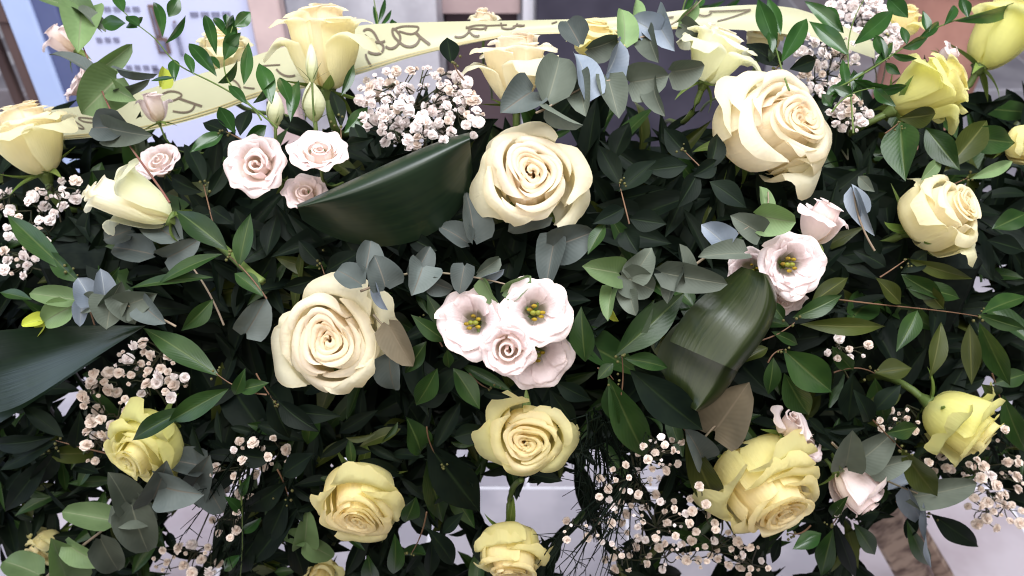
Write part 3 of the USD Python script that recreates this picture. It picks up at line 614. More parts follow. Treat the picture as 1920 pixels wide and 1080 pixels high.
for st_, w in ((zs(*C_, (120, 215), (180, 195), (250, 260), (290, 330), (330, 370), (320, 430), (270, 455), (170, 430)), 5), (zs(*C_, (135, 255), (200, 310), (280, 335), (350, 318)), 5),
        (zs(*C_, (355, 375), (430, 395), (490, 350), (512, 290), (480, 220), (432, 190), (430, 235), (480, 310), (560, 370), (640, 375), (700, 330), (715, 280), (670, 235)), 5),
        (zs(*C_, (435, 200), (520, 168), (640, 163), (705, 180), (680, 225), (580, 240), (495, 217)), 4), (zs(*C_, (675, 235), (750, 300), (825, 355)), 6),
        (zs(*C_, (1085, 270), (1160, 275), (1220, 240), (1245, 195), (1205, 172)), 4), (zs(*C_, (1232, 195), (1260, 240), (1300, 265), (1350, 260)), 4), (zs(*C_, (1205, 185), (1260, 165), (1360, 152), (1430, 165), (1400, 185), (1310, 187), (1250, 195)), 3.5),
        (zs(*C_, (1430, 165), (1410, 205)), 3.5), (zs(*C_, (1430, 157), (1640, 148)), 3), (zs(*C_, (1575, 125), (1585, 160), (1590, 190)), 3.5), (zs(*C_, (1590, 180), (1680, 187), (1740, 155), (1750, 132)), 3.5), (zs(*C_, (1740, 152), (1780, 160), (1830, 150)), 3.5),
        (zs(*A_, (170, 478), (300, 495), (440, 545), (500, 580), (550, 625), (430, 600), (290, 565), (180, 550)), 3), (zs(*A_, (150, 515), (280, 540), (380, 560), (450, 550)), 3), (zs(*A_, (250, 580), (310, 600), (265, 585), (380, 590), (388, 620), (330, 643), (280, 640)), 3),
        (zs(*A_, (660, 525), (560, 512), (490, 518), (520, 540), (600, 560), (660, 565)), 3), (zs(*A_, (1380, 260), (1430, 238), (1530, 238), (1585, 270), (1540, 310), (1440, 342)), 4), (zs(*A_, (1540, 300), (1650, 340), (1800, 390)), 5), (zs(*A_, (1720, 375), (1690, 430), (1590, 455), (1490, 440)), 4),
        (zs(*B_, (590, 362), (700, 352), (820, 345)), 3), (zs(*B_, (780, 390), (830, 440), (900, 465), (980, 455)), 4), (zs(*B_, (210, 540), (230, 515), (300, 500), (380, 560), (400, 600)), 4), (zs(*B_, (430, 580), (480, 590), (550, 595)), 3), (zs(*B_, (1725, 230), (1745, 290), (1785, 350)), 4),
        (zs(*E_, (5, 190), (50, 180), (90, 185)), 3), (zs(*E_, (285, 168), (325, 155)), 3), (zs(*E_, (380, 168), (405, 155)), 3), (zs(*E_, (430, 178), (458, 155)), 3), (zs(*E_, (1010, 115), (1060, 125), (1085, 120)), 3.5), (zs(*E_, (1125, 125), (1165, 120)), 3.5),
        (zs(*E_, (1340, 100), (1400, 112), (1440, 92)), 3), (zs(*E_, (1420, 80), (1560, 77), (1720, 68)), 3), (zs(*E_, (1480, 150), (1620, 110), (1720, 70)), 3)):
    put('lettering_stroke', *tape(st_, w * .85), PEN, ribbon)
# ---------------------------------------------------------------- roses
rose('tall pale yellow rose seen from the side, in front of the ribbon, topmost at left', 602, 88, 185, (-.12, .97, .16), .55, 'cream', 11, 28, aim=.52, cone=.8, hs=1.2, flare=.55, roll=.4)
rose('peach white rose opening upward above the grey eucalyptus, beside the gypsophila', 968, 118, 165, (.0, .95, .24), .65, 'peach', 12, 28, aim=.58, cone=.9, hs=1.2, flare=.7)
rose('whitish rose with green outer petals at the right end of the ribbon', 1340, 102, 140, (.3, .88, .25), .6, 'white', 13, 28, aim=.52, cone=.9, hs=1.1, flare=.7)
rose('fully open peach cream rose facing forward, above the lisianthus cluster', 1003, 325, 212, (.04, .14, .98), 1.0, 'peach', 14, 28, aim=.85)
rose('largest peach rose turned to the right with a deep outer petal at its left', 1456, 232, 256, (.46, .26, .85), .80, 'peach', 15, 28, aim=.62, roll=1.45)
rose('lemon rose opening to the right beneath the ruscus fronds, upper right', 1742, 172, 165, (.80, .42, .30), .55, 'lime', 16, 28, aim=.52, cone=.9, hs=1.15, flare=.35)
rose('greenish yellow rose cut by the right edge in the top corner', 1878, 62, 150, (.50, .84, .10), .35, 'lime', 17, 20, aim=.5, cone=.6, hs=1.3, flare=.5)
rose('cream rose half turned right, on a green stalk beside dark laurel at right', 1770, 400, 184, (.55, .40, .74), .7, 'cream', 18, 28, aim=.58)
rose('amber rose sliver at the right edge between laurel leaves', 1922, 275, 95, (.6, -.2, .6), .6, 'yellow', 19, 18, aim=.5)
rose('pale rose at the left edge beside the end of the ribbon', 58, 262, 172, (-.2, .88, .32), .5, 'cream', 20, 28, aim=.5, cone=.8, hs=1.1, flare=.6, roll=1)
rose('slender half open rosebud on a thick green stalk leaning left', 246, 376, 142, (-.86, .42, .22), .2, 'white', 21, 14, aim=.50, cone=.7, hs=1.35, flare=1.0, stem=(492, 528, .60), sw=1.5)
rose('large open peach rose facing forward left of the lisianthus cluster', 604, 642, 228, (-.16, -.02, .98), 1.0, 'peach', 22, 28, aim=.85, roll=.8)
rose('lime yellow rose tipped down with a dark leaf across its top', 270, 842, 170, (-.35, -.50, .75), .8, 'lime', 23, 28, aim=.6)
rose('yellow rose hanging downward with spread sepals, lower left of the middle', 667, 948, 188, (.02, -.64, .74), .75, 'yellow', 24, 28, aim=.6)
rose('yellow rose directly below the lisianthus cluster, facing forward', 994, 824, 168, (.05, -.15, .95), .8, 'yellow', 25, 28, aim=.75)
rose('cream yellow rose cut by the bottom edge, hanging below another yellow rose', 955, 1035, 148, (.0, -.74, .58), .7, 'yellow', 26, 28, aim=.5, stem=(978, 900, .66))
rose('big golden yellow rose tipped downward at lower right beside a white cup', 1438, 916, 236, (.34, -.58, .66), .75, 'yellow', 27, 28, aim=.58)
rose('lemon rose opening toward the lower right near the right edge', 1800, 797, 176, (.62, -.56, .50), .6, 'lime', 28, 22, aim=.54, cone=.6, hs=1.0, flare=.45)
rose('blurred cream rose behind the ruscus leaves on the white board', 418, 92, 120, (.0, .85, .4), .6, 'cream', 29, 18, dz=.10, aim=.5)
rose('small rose top peeking over the far edge of the ribbon', 910, 36, 66, (.1, .85, .45), .6, 'peach', 30, 16, dz=.16, aim=.6)
rose('yellow rose hidden behind the eucalyptus leaves under the ribbon', 1120, 66, 100, (.1, .75, .5), .6, 'yellow', 31, 18, dz=.06, aim=.6)
rose('deep yellow rose far back between white gypsophila and terracotta pot', 1690, 32, 88, (.1, .8, .5), .7, 'yellow', 32, 18, dz=.14, aim=.6)
rose('amber rose half hidden under round eucalyptus leaves in the bottom left corner', 82, 1030, 88, (-.3, -.5, .7), .6, 'yellow', 33, 18, dz=.05, aim=.6)
rose('yellow petal tops at the bottom edge left of the hanging cream rose', 600, 1082, 80, (.0, -.3, .9), .7, 'yellow', 34, 16, dz=.03, aim=.6)
rose('soft yellow rose behind the upright ruscus leaves near the ribbon end', 1432, 66, 84, (.1, .8, .5), .6, 'cream', 35, 16, dz=.07, aim=.6)
# ---------------------------------------------------------------- lisianthus
DBL = dict(stamens=False, throat=.42, flare=.75)
lisianthus('ruffled double lisianthus facing forward left of the rolled dark leaf', 482, 310, 118, (-.05, .1, 1), 41, core=7, H=.9, **DBL)
lisianthus('double lisianthus tilted upward touching another, beside the rolled dark leaf', 599, 286, 114, (.1, .65, .75), 42, core=7, H=.8, **DBL)
lisianthus('pale lisianthus half hidden under a pair of double blooms', 572, 362, 84, (.1, .5, .8), 43, core=6, H=.8, dz=.035, **DBL)
lis_cup('white pink half open lisianthus cup before the ribbon at left', 288, 200, 74, (-.25, .93, .2), 144, n=8, o=.2, hs=.95, flare=.2)
lisianthus('soft pink lisianthus behind the stalk above the leaning rosebud', 298, 305, 84, (-.1, .5, .8), 45, H=1.0, throat=.5, flare=.4, stamens=False, core=6, dz=.03)
lis_cup('white lisianthus behind a heart shaped green leaf at the far left top', 118, 72, 92, (-.6, .6, .4), 146, dz=.03, n=9)
lisianthus('blurred white lisianthus beside the ribbon under the eucalyptus stem', 152, 152, 88, (-.7, .4, .5), 47, H=1.0, throat=.5, flare=.6, stamens=False, core=4, dz=.07)
lisianthus('open lisianthus with yellow throat, left one of the tight cluster', 886, 605, 136, (-.22, .05, .96), 48, throat=.33, H=.9, flare=.5)
lisianthus('open lisianthus with yellow stamens, upper right in the tight cluster', 1005, 586, 140, (.10, .12, .98), 49, throat=.33, H=.9, flare=.5, dz=-.004)
lisianthus('small coiled lisianthus in the heart of the tight cluster', 953, 655, 104, (-.1, -.15, .98), 50, core=6, stamens=False, throat=.45, H=1.0, flare=.5, dz=-.016)
lisianthus('lowest lisianthus in the tight cluster with a slit throat', 1005, 668, 138, (.18, -.38, .9), 51, throat=.36, H=.9, flare=.5, dz=.006)
lisianthus('white lisianthus with hollow golden throat beside grey eucalyptus at right', 1482, 496, 130, (.05, .0, 1), 52, throat=.34, H=.9, flare=.6, core=0, whorls=((5, .3), (5, .65), (5, 1.0)))
lis_cup('closed white lisianthus cup above a hollow throated bloom at right', 1543, 417, 134, (.35, .72, .30), 153)
lisianthus('pink lisianthus mostly hidden behind eucalyptus next to a hollow bloom', 1408, 508, 86, (-.5, -.1, .8), 54, H=.9, throat=.5, flare=.5, stamens=True, dz=.03)
lisianthus('pinkish petals hanging under the hollow throated bloom at right', 1472, 562, 76, (.1, -.7, .6), 55, H=1.1, throat=.6, flare=.3, stamens=False, core=4, dz=.025)
lis_cup('white lisianthus cup hanging right of the big golden rose', 1600, 922, 148, (.55, -.70, .25), 156)
lis_cup('white lisianthus petals peeking out above the big golden rose', 1482, 797, 88, (.35, .6, .6), 157, dz=.02, n=9)
lisianthus('small white bloom squeezed behind the shoulder of the big golden rose', 1518, 838, 60, (.5, .3, .7), 58, H=1.0, throat=.5, flare=.4, stamens=False, core=4, dz=.03)
lis_cup('pink tinged lisianthus cup between two yellow roses in the top right corner', 1780, 102, 56, (.7, .2, .5), 159, n=8)
bud('slim closed cream bud left of its pair before the tall rose', 516, 205, 66, 32, (.05, .98, .2), 61, to=(512, 300))
bud('plump closed cream bud under the tall pale rose', 588, 192, 70, 42, (-.03, .98, .2), 62, to=(592, 290))
bud('narrow green bud in front of the tall pale rose', 584, 118, 72, 22, (.0, .98, .15), 63, dz=-.05, to=(588, 230))
# ---------------------------------------------------------------- eucalyptus
euc('grey green eucalyptus sprig with broad leaves above the open peach rose', [(1005, 212), (1050, 188), (1105, 160), (1170, 148), (1240, 148)],
    [(1038, 148, 75, 92, 82, .1), (968, 192, 215, 80, 80, .2, 3), (1088, 140, 105, 92, 50, .75, 1), (1092, 182, 280, 82, 62, .3), (1150, 185, 285, 85, 62, -.3), (1148, 108, 70, 78, 46, .9, 1), (1218, 148, 10, 82, 80, .1), (1236, 190, 290, 66, 42, .5), (1060, 215, 330, 86, 24, 1.1), (1290, 128, 10, 70, 60, .4)], EUC[0], dz=-.035)
euc('bluish eucalyptus sprig crossing the ribbon near its right half', [(1180, 76), (1235, 58), (1290, 24), (1320, -6)],
    [(1168, 50, 95, 72, 44, .5, 2), (1205, 48, 150, 60, 62, .2, 1), (1248, 66, 300, 76, 66, .2, 1), (1290, 20, 50, 62, 26, .8, 2), (1225, 92, 290, 60, 50, .4, 0), (1075, 62, 120, 56, 58, .2, 3), (1130, 82, 20, 66, 50, .4, 0), (1300, 56, 330, 54, 46, .3, 0), (1190, 14, 80, 38, 26, .8, 2)], EUC[0], dz=-.01)
euc('silver eucalyptus tip with a lime end leaf at the left', [(330, 612), (255, 578), (190, 566), (130, 575), (70, 605)],
    [(100, 556, 172, 98, 44, .15, 2), (108, 590, 210, 66, 56, .2, 2), (62, 604, 195, 50, 28, .4, 4), (76, 618, 235, 34, 18, .5, 4), (160, 545, 120, 62, 58, .1, 1), (192, 532, 98, 64, 46, .2, 1), (214, 552, 60, 62, 44, .3), (153, 590, 262, 50, 32, .3, 1), (205, 590, 260, 62, 74, .2), (238, 582, 300, 66, 56, .1), (268, 560, 20, 66, 62, .1), (172, 572, 200, 44, 40, .4), (290, 590, 320, 60, 54, .3, 3)], EUC[0], dz=-.03)
euc('thin eucalyptus twig with paired grey leaves left of the lisianthus cluster', [(676, 546), (720, 528), (770, 512), (830, 512), (890, 520), (955, 535)],
    [(712, 508, 110, 70, 74, .2, 3), (790, 492, 60, 76, 52, .3, 3), (782, 528, 250, 62, 72, -.2, 3), (828, 535, 340, 50, 40, .4, 3), (866, 525, 260, 60, 50, .1, 3), (916, 498, 35, 56, 42, .5, 0), (925, 512, 20, 48, 18, .9, 1), (920, 548, 300, 60, 30, .8, 2), (970, 532, 30, 66, 40, .4, 2), (690, 480, 80, 64, 60, .3, 3), (718, 556, 290, 60, 18, 1.1, 1), (655, 520, 150, 60, 56, .3, 3)], EUC[3], dz=-.005, sr=2.0)
euc('pale rosette of four speckled eucalyptus leaves right of the lisianthus cluster', [(1168, 560), (1162, 535), (1158, 514)],
    [(1126, 506, 170, 78, 66, .05, 2), (1196, 530, 335, 76, 70, .1, 0), (1204, 492, 55, 72, 60, .15, 0), (1144, 572, 262, 66, 36, .4, 2), (1150, 585, 300, 44, 20, .8, 4), (1186, 570, 285, 50, 44, .3, 0)], EUC[2], dz=-.03)
euc('upright eucalyptus stem with grey paired leaves left of the hollow throated bloom', [(1268, 520), (1320, 484), (1386, 436), (1430, 404), (1440, 360)],
    [(1396, 420, 150, 70, 58, .1, 0), (1338, 440, 140, 66, 58, .3, 1), (1352, 478, 185, 96, 44, .5, 0), (1302, 522, 350, 140, 62, .1, 0), (1280, 490, 100, 74, 30, .9, 0), (1455, 410, 350, 84, 68, .2, 2), (1262, 540, 250, 70, 40, .6, 0), (1430, 372, 100, 50, 28, .7, 2)], EUC[0], dz=-.015, sr=2.4)
euc('green grey eucalyptus stem lying in the bottom left corner', [(80, 1090), (140, 1035), (185, 1000), (230, 968), (285, 935)],
    [(165, 968, 170, 110, 56, .1, 2), (258, 960, 340, 90, 76, .1), (160, 1040, 330, 88, 44, .5, 2), (262, 990, 290, 104, 80, .2), (110, 1045, 110, 86, 80, .2, 2), (300, 900, 70, 84, 78, .2, 3), (345, 920, 350, 86, 80, .3, 3), (40, 1065, 160, 80, 60, .2, 2), (220, 915, 120, 76, 66, .3, 0), (205, 1040, 300, 76, 60, .2, 0)], EUC[0], dz=-.02, sr=2.4)
euc('slate grey eucalyptus branch behind the white cup at lower right', [(1560, 830), (1610, 872), (1660, 900), (1720, 925)],
    [(1592, 840, 80, 76, 66, .2, 0), (1642, 838, 40, 96, 66, .3, 0), (1770, 920, 12, 140, 58, .15, 0), (1672, 868, 15, 92, 46, .4, 0), (1690, 910, 200, 60, 30, .7, 1), (1720, 950, 300, 80, 34, .7, 1)], EUC[0], dz=.0, sr=2.2)
euc('tall reddish stem with backlit heart shaped green leaves at the top left', [(318, 380), (275, 318), (240, 268), (208, 208), (178, 140), (152, 78), (140, 20)],
    [(150, 60, 265, 86, 84, .05, 2), (122, 10, 165, 110, 36, .6, 2), (155, 35, 150, 86, 18, 1.0, 0), (186, 180, 225, 104, 96, .05, 2), (236, 176, 330, 50, 46, .3, 2), (132, 120, 157, 96, 20, .9, 3), (215, 108, 38, 92, 40, .4, 2), (258, 132, 350, 84, 16, 1.0, 3), (250, 160, 20, 74, 22, .6, 0), (205, 240, 180, 68, 66, .2, 3), (245, 248, 350, 90, 64, .2, 0), (305, 145, 80, 40, 30, .5, 4)], EUC[2], dz=-.045, sm=RSTEM, sr=1.9)
euc('dark round eucalyptus leaves deep behind the leaning rosebud stalk', [(420, 610), (360, 500), (300, 440)],
    [(300, 430, 150, 90, 66, .2, 3), (250, 470, 170, 84, 60, .3, 3), (345, 465, 30, 80, 60, .2, 3), (480, 592, 60, 84, 70, .2, 3), (220, 440, 200, 60, 50, .3, 3)], EUC[3], dz=.03)
euc('broad brownish round leaf at the foot of the folded leaf on the right', [(1300, 850), (1330, 810), (1360, 780)], [(1372, 762, 55, 124, 108, .1, 5), (1300, 830, 120, 70, 60, .3, 3)], EUC[3], dz=.0, sr=2.2)
euc('dull beige eucalyptus leaf behind the right edge of the large open rose', [(700, 590), (718, 610), (735, 628)], [(752, 648, 300, 100, 62, .3, 5), (735, 700, 280, 70, 56, .5, 3)], EUC[3], dz=.012)
euc('narrow blue grey leaves standing between the cup and cream rose at right', [(1640, 470), (1615, 420), (1600, 350)], [(1620, 400, 295, 104, 36, .5, 1), (1606, 372, 110, 66, 26, .7, 1)], EUC[1], dz=.0, ex=.8)
euc('muted eucalyptus leaves in shade under the open peach rose', [(1000, 540), (1030, 500), (1060, 455)], [(1032, 492, 260, 104, 60, .2, 3), (1075, 448, 20, 96, 80, .2, 3), (990, 420, 200, 90, 60, .4, 3), (880, 405, 100, 100, 60, .5, 3), (850, 440, 150, 70, 50, .4, 3)], EUC[3], dz=.04)
euc('light green round leaf tucked left of the hanging yellow rose', [(600, 1040), (585, 1020), (575, 1000)], [(574, 985, 85, 72, 54, .1, 2), (600, 1030, 330, 64, 46, .3, 2), (545, 1010, 170, 50, 36, .4, 2)], EUC[2], dz=.02)
euc('grey leaf pair tucked below the lime yellow rose at left', [(420, 960), (370, 910), (330, 870)], [(372, 890, 60, 96, 70, .2, 3), (345, 868, 170, 84, 60, .3, 3), (400, 930, 300, 80, 60, .3, 3)], EUC[3], dz=.02)
# ---------------------------------------------------------------- broad dark leaves
def rolled(label, pieces, m, name='blade'):
    """A broad leaf folded along a rolled edge: each piece is a sheet from its rolled edge to its far edge, with the half turned under behind it."""
    g = None
    for k, (e0, e1, dz, lift, rec) in enumerate(pieces):
        nu, nv = 21, 26
        a = spline(np.array(e0, float), nv); b = spline(np.array(e1, float), nv)
        if g is None: g = new('folded_leaf', label, 'aspidistra leaf', P(*a.mean(0), D(*a.mean(0)) + dz), None)
        V = []; S = np.linspace(0, 1, nu) ** 1.5
        for s in S:
            for q_, (p0, p1) in enumerate(zip(a, b)):
                q = p0 * (1 - s) + p1 * s
                c = s / .22
                z = -lift * (math.sqrt(max(0, 1 - (1 - c) ** 2)) if c < 1 else 1) + rec * max(0, s - .16) ** 1.2 + .0016 * math.sin(q_ * .55 + s * 3) * s
                V.append(P(q[0], q[1], D(*a[q_]) + dz + z))
        put(name, np.array(V), grid_faces(nv, nu), m, g, np.stack([np.repeat(.08 + .4 * S, nv), np.tile(np.linspace(0, 1, nv), nu)], 1))
        W = []; n2 = 10
        for s in np.linspace(0, 1, n2):
            for p0, p1 in zip(a, b): q = p0 + (p1 - p0) * s * .7; W.append(P(q[0], q[1], D(*p0) + dz + lift * .9 * math.sqrt(max(0, 1 - (1 - min(1, s / .2)) ** 2)) + rec * .6 * s))
        put('turned_under', np.array(W), grid_faces(nv, n2), m, g, np.stack([np.repeat(np.linspace(.1, .45, n2), nv), np.tile(np.linspace(0, 1, nv), n2)], 1))
    return g
rolled('broad dark green leaf folded into a flat roll left of the open peach rose', [([(556, 384), (640, 346), (745, 298), (850, 256), (880, 248)], [(566, 412), (628, 446), (720, 462), (806, 440), (886, 322)], -.014, .019, .055)], ASPI)
rolled('folded olive green leaf with a glossy right edge below the hollow throated bloom', [([(1440, 515), (1456, 575), (1428, 640), (1382, 696)], [(1390, 500), (1330, 545), (1282, 592), (1256, 640)], -.022, .019, .030), ([(1396, 664), (1376, 710), (1346, 748), (1308, 772)], [(1284, 598), (1248, 630), (1232, 668), (1284, 758)], -.008, .018, .030)], ASPI_OLIVE)
g = new('aspidistra_leaf', 'long flat dark green blade reaching in from the left edge', 'aspidistra leaf', P(-60, 700, .70))
pleaf(g, -160, 720, 268, 612, 165, ASPI, -.0, roll=.25, bend=.35, st_name='blade', nu=9, nv=16, power=.8)
g = new('aspidistra_leaf', 'second dark blade under the long one at the left edge', 'aspidistra leaf', P(-60, 800, .74))
pleaf(g, -120, 800, 190, 668, 110, ASPI, .035, roll=-.3, bend=.5, st_name='blade', nu=9, nv=16, power=.8)
# ---------------------------------------------------------------- laurel and ruscus
LBUD = plain('laurel_bud', (.10, .10, .03), .5, .3, (.07, .06, .02), 300)
LG = 'laurel sprigs in the funeral spray'
def laurel(label, stem, leaves, m=None, dz=0.0, **kw):
    kw.setdefault('wk', .86); kw.setdefault('ex', 1.08); g = sprig('laurel_sprig', label, 'laurel sprig', stem, leaves, LAUREL if m is None else (LAUREL[m] if isinstance(m, int) else m), dz, LG, TWIG, 1.4, **kw)
    rs = np.random.RandomState(len(label) + int(stem[-1][0]))
    for k in range(5):                             # the tiny buds at the leaf axils
        x, y = stem[-1][0] + rs.randn() * 9, stem[-1][1] + rs.randn() * 8; d = D(x, y) + dz - .006; r = rs.uniform(2.0, 3.4) * d / F
        v, f = ball(P(x, y, d), r, 5, 6); put('bud', v, f, LBUD, g)
    return g
laurel('pointed green leaves in front of the left gypsophila, above the silver tip', [(180, 620), (150, 540), (128, 505)], [(130, 512, 13, 402, 50), (60, 562, 0, 548, 24), (150, 530, 90, 470, 40), (165, 560, 225, 500, 40)], 0, dz=-.01)
laurel('folded green leaf pair beside the leaning rosebud stalk', [(500, 560), (470, 520), (430, 480)], [(428, 470, 330, 395, 58, .2), (418, 476, 296, 534, 30, .6), (440, 512, 494, 556, 40), (400, 520, 244, 540, 26, .6), (448, 500, 470, 400, 44), (400, 560, 340, 620, 44)], 0, dz=-.005)
laurel('laurel leaves with pale rims left below the large open rose', [(500, 740), (450, 728), (405, 700)], [(412, 706, 268, 615, 58, .2), (430, 728, 314, 793, 52, .15), (366, 760, 248, 826, 44, .25), (448, 732, 505, 718, 36), (440, 740, 460, 690, 30)], 0, dz=-.03)
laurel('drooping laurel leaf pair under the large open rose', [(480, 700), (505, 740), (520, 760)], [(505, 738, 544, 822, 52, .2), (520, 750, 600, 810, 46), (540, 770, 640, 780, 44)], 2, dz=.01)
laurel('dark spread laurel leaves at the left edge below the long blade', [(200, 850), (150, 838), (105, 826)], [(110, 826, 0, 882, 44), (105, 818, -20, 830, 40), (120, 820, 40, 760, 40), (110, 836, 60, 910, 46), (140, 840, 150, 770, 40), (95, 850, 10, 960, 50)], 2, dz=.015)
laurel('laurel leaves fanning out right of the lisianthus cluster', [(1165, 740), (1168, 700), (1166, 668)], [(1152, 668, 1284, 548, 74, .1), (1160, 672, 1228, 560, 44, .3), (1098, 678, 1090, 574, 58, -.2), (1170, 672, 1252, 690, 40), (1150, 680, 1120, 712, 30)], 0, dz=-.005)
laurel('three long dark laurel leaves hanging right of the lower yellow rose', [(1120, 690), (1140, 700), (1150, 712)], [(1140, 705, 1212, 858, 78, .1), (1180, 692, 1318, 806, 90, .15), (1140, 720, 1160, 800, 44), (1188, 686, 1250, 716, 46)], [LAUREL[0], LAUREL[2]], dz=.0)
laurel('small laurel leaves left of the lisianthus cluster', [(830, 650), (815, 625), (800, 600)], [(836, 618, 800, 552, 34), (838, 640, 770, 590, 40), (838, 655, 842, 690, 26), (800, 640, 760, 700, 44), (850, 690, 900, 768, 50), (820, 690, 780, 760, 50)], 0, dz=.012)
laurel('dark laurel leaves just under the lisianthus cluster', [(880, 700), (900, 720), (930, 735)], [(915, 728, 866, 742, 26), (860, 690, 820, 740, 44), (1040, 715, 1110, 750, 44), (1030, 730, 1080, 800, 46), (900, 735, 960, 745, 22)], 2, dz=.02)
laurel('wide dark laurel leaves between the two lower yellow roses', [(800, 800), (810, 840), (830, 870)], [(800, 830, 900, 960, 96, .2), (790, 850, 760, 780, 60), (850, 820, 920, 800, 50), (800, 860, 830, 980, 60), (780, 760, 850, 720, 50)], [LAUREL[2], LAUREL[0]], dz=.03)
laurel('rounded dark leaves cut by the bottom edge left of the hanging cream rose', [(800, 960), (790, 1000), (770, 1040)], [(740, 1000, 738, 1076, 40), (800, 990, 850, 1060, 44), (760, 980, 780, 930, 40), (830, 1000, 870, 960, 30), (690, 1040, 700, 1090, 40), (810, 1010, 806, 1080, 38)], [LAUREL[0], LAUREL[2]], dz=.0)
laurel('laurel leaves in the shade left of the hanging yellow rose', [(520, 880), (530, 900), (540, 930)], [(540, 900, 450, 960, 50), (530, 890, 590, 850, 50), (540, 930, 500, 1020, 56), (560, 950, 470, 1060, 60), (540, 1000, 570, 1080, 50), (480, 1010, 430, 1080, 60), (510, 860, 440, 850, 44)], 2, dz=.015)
laurel('wavy laurel leaves below the hollow throated bloom', [(1420, 640), (1450, 630), (1490, 605)], [(1486, 596, 1580, 552, 42, .2), (1500, 608, 1660, 612, 42, .1), (1446, 622, 1496, 646, 26), (1520, 570, 1590, 520, 40), (1470, 600, 1440, 560, 30)], [LAUREL[0], LAUREL[1]], dz=-.01, wave=.06)
laurel('broad laurel leaf with pale midrib below the wavy leaves at right', [(1440, 680), (1455, 660), (1468, 655)], [(1468, 655, 1560, 735, 84, .1), (1440, 652, 1388, 682, 32, .3, None, LAUREL[1]), (1450, 670, 1440, 740, 40), (1470, 700, 1516, 778, 60)], 0, dz=-.008)
laurel('long laurel branch with budded hub spreading five leaves near the right edge', [(1560, 560), (1680, 574), (1780, 585), (1838, 594)], [(1836, 605, 1894, 724, 50, .2), (1818, 606, 1822, 722, 42, -.1), (1834, 590, 1925, 618, 34, .2), (1764, 604, 1742, 712, 40), (1840, 588, 1925, 556, 40), (1770, 580, 1720, 520, 40), (1720, 582, 1680, 660, 44), (1690, 570, 1640, 520, 40)], [LAUREL[0], LAUREL[1]], dz=.0)
laurel('large laurel leaves below the lemon rose at upper right', [(1660, 250), (1680, 235), (1688, 228)], [(1688, 228, 1698, 340, 84, .1), (1684, 222, 1754, 212, 50, .2), (1800, 255, 1905, 268, 66), (1770, 322, 1850, 226, 62, .1), (1735, 240, 1800, 320, 60)], [LAUREL[0], LAUREL[1]], dz=-.01)
laurel('pale green leaf pair above the cream rose at right', [(1780, 350), (1800, 340), (1815, 334)], [(1816, 336, 1898, 302, 30, .2, None, EUC[2]), (1726, 338, 1766, 296, 30, .3, None, EUC[2]), (1610, 330, 1640, 360, 30, .2, None, EUC[0])], 1, dz=.0)
laurel('laurel leaves under the cream rose at right', [(1650, 520), (1680, 500), (1700, 486)], [(1698, 484, 1822, 522, 34, .3, None, LAUREL[1]), (1690, 512, 1740, 470, 40), (1690, 515, 1770, 560, 50), (1660, 500, 1600, 470, 44), (1700, 540, 1800, 560, 40), (1650, 480, 1620, 440, 40), (1860, 430, 1925, 400, 50), (1850, 450, 1920, 470, 44)], [LAUREL[0], LAUREL[2]], dz=.01)
laurel('dark laurel leaves behind the whitish rose near the ribbon end', [(1440, 170), (1450, 140), (1462, 120)], [(1465, 125, 1398, 82, 44), (1468, 122, 1440, 90, 30), (1480, 130, 1530, 112, 40)], [LAUREL[2], LAUREL[0]], dz=-.01)
laurel('toothed olive leaf hanging before the slate eucalyptus at lower right', [(1630, 780), (1660, 812), (1690, 842)], [(1690, 842, 1756, 930, 62, .15, None, LAUREL[1]), (1630, 790, 1600, 730, 44), (1660, 812, 1720, 800, 40), (1640, 770, 1690, 720, 44)], [LAUREL[0], LAUREL[2]], dz=-.012, wave=.05)
laurel('glossy dark leaf pointing right over the floor tiles at lower right', [(1680, 940), (1710, 955), (1745, 965)], [(1745, 962, 1834, 1024, 52, .2), (1700, 975, 1742, 1060, 36), (1720, 950, 1700, 1010, 30), (1720, 940, 1830, 890, 40)], [LAUREL[2], LAUREL[0]], dz=.01)
laurel('leaf cluster below the white cup at the bottom', [(1580, 950), (1570, 970), (1560, 985)], [(1562, 992, 1540, 1080, 46, .1), (1566, 980, 1604, 1085, 36), (1560, 970, 1590, 930, 30), (1590, 970, 1650, 960, 40), (1600, 980, 1640, 1040, 40)], [LAUREL[0], LAUREL[2]], dz=-.005)
laurel('small teal leaf pair under the big golden rose', [(1520, 985), (1500, 1000), (1480, 1000)], [(1540, 1000, 1486, 1030, 40, .1, None, RUSCUS), (1466, 1005, 1448, 1056, 22, .3)], 2, dz=.0)
laurel('long dull leaf left of the big golden rose', [(1270, 780), (1280, 800), (1290, 815)], [(1284, 808, 1356, 958, 66, .2, None, LAUREL[1]), (1300, 850, 1330, 920, 50)], 2, dz=.012)
laurel('dark leaves behind the large peach rose on its left', [(1330, 330), (1300, 300), (1280, 280)], [(1300, 300, 1245, 240, 50), (1290, 310, 1210, 320, 50), (1310, 320, 1270, 390, 50), (1330, 320, 1345, 250, 44), (1330, 340, 1400, 390, 50), (1300, 330, 1346, 300, 44)], 2, dz=.02)
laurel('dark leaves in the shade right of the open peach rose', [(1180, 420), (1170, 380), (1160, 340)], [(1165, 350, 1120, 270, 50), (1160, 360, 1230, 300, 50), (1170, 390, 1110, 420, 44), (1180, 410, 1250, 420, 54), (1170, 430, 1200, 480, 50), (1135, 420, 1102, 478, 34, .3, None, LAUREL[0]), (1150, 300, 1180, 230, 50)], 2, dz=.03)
laurel('leaves hanging over the right edge below the branch hub', [(1860, 700), (1870, 730), (1880, 760)], [(1880, 740, 1925, 850, 50), (1860, 720, 1925, 700, 44), (1870, 740, 1840, 720, 40)], 0, dz=.02)
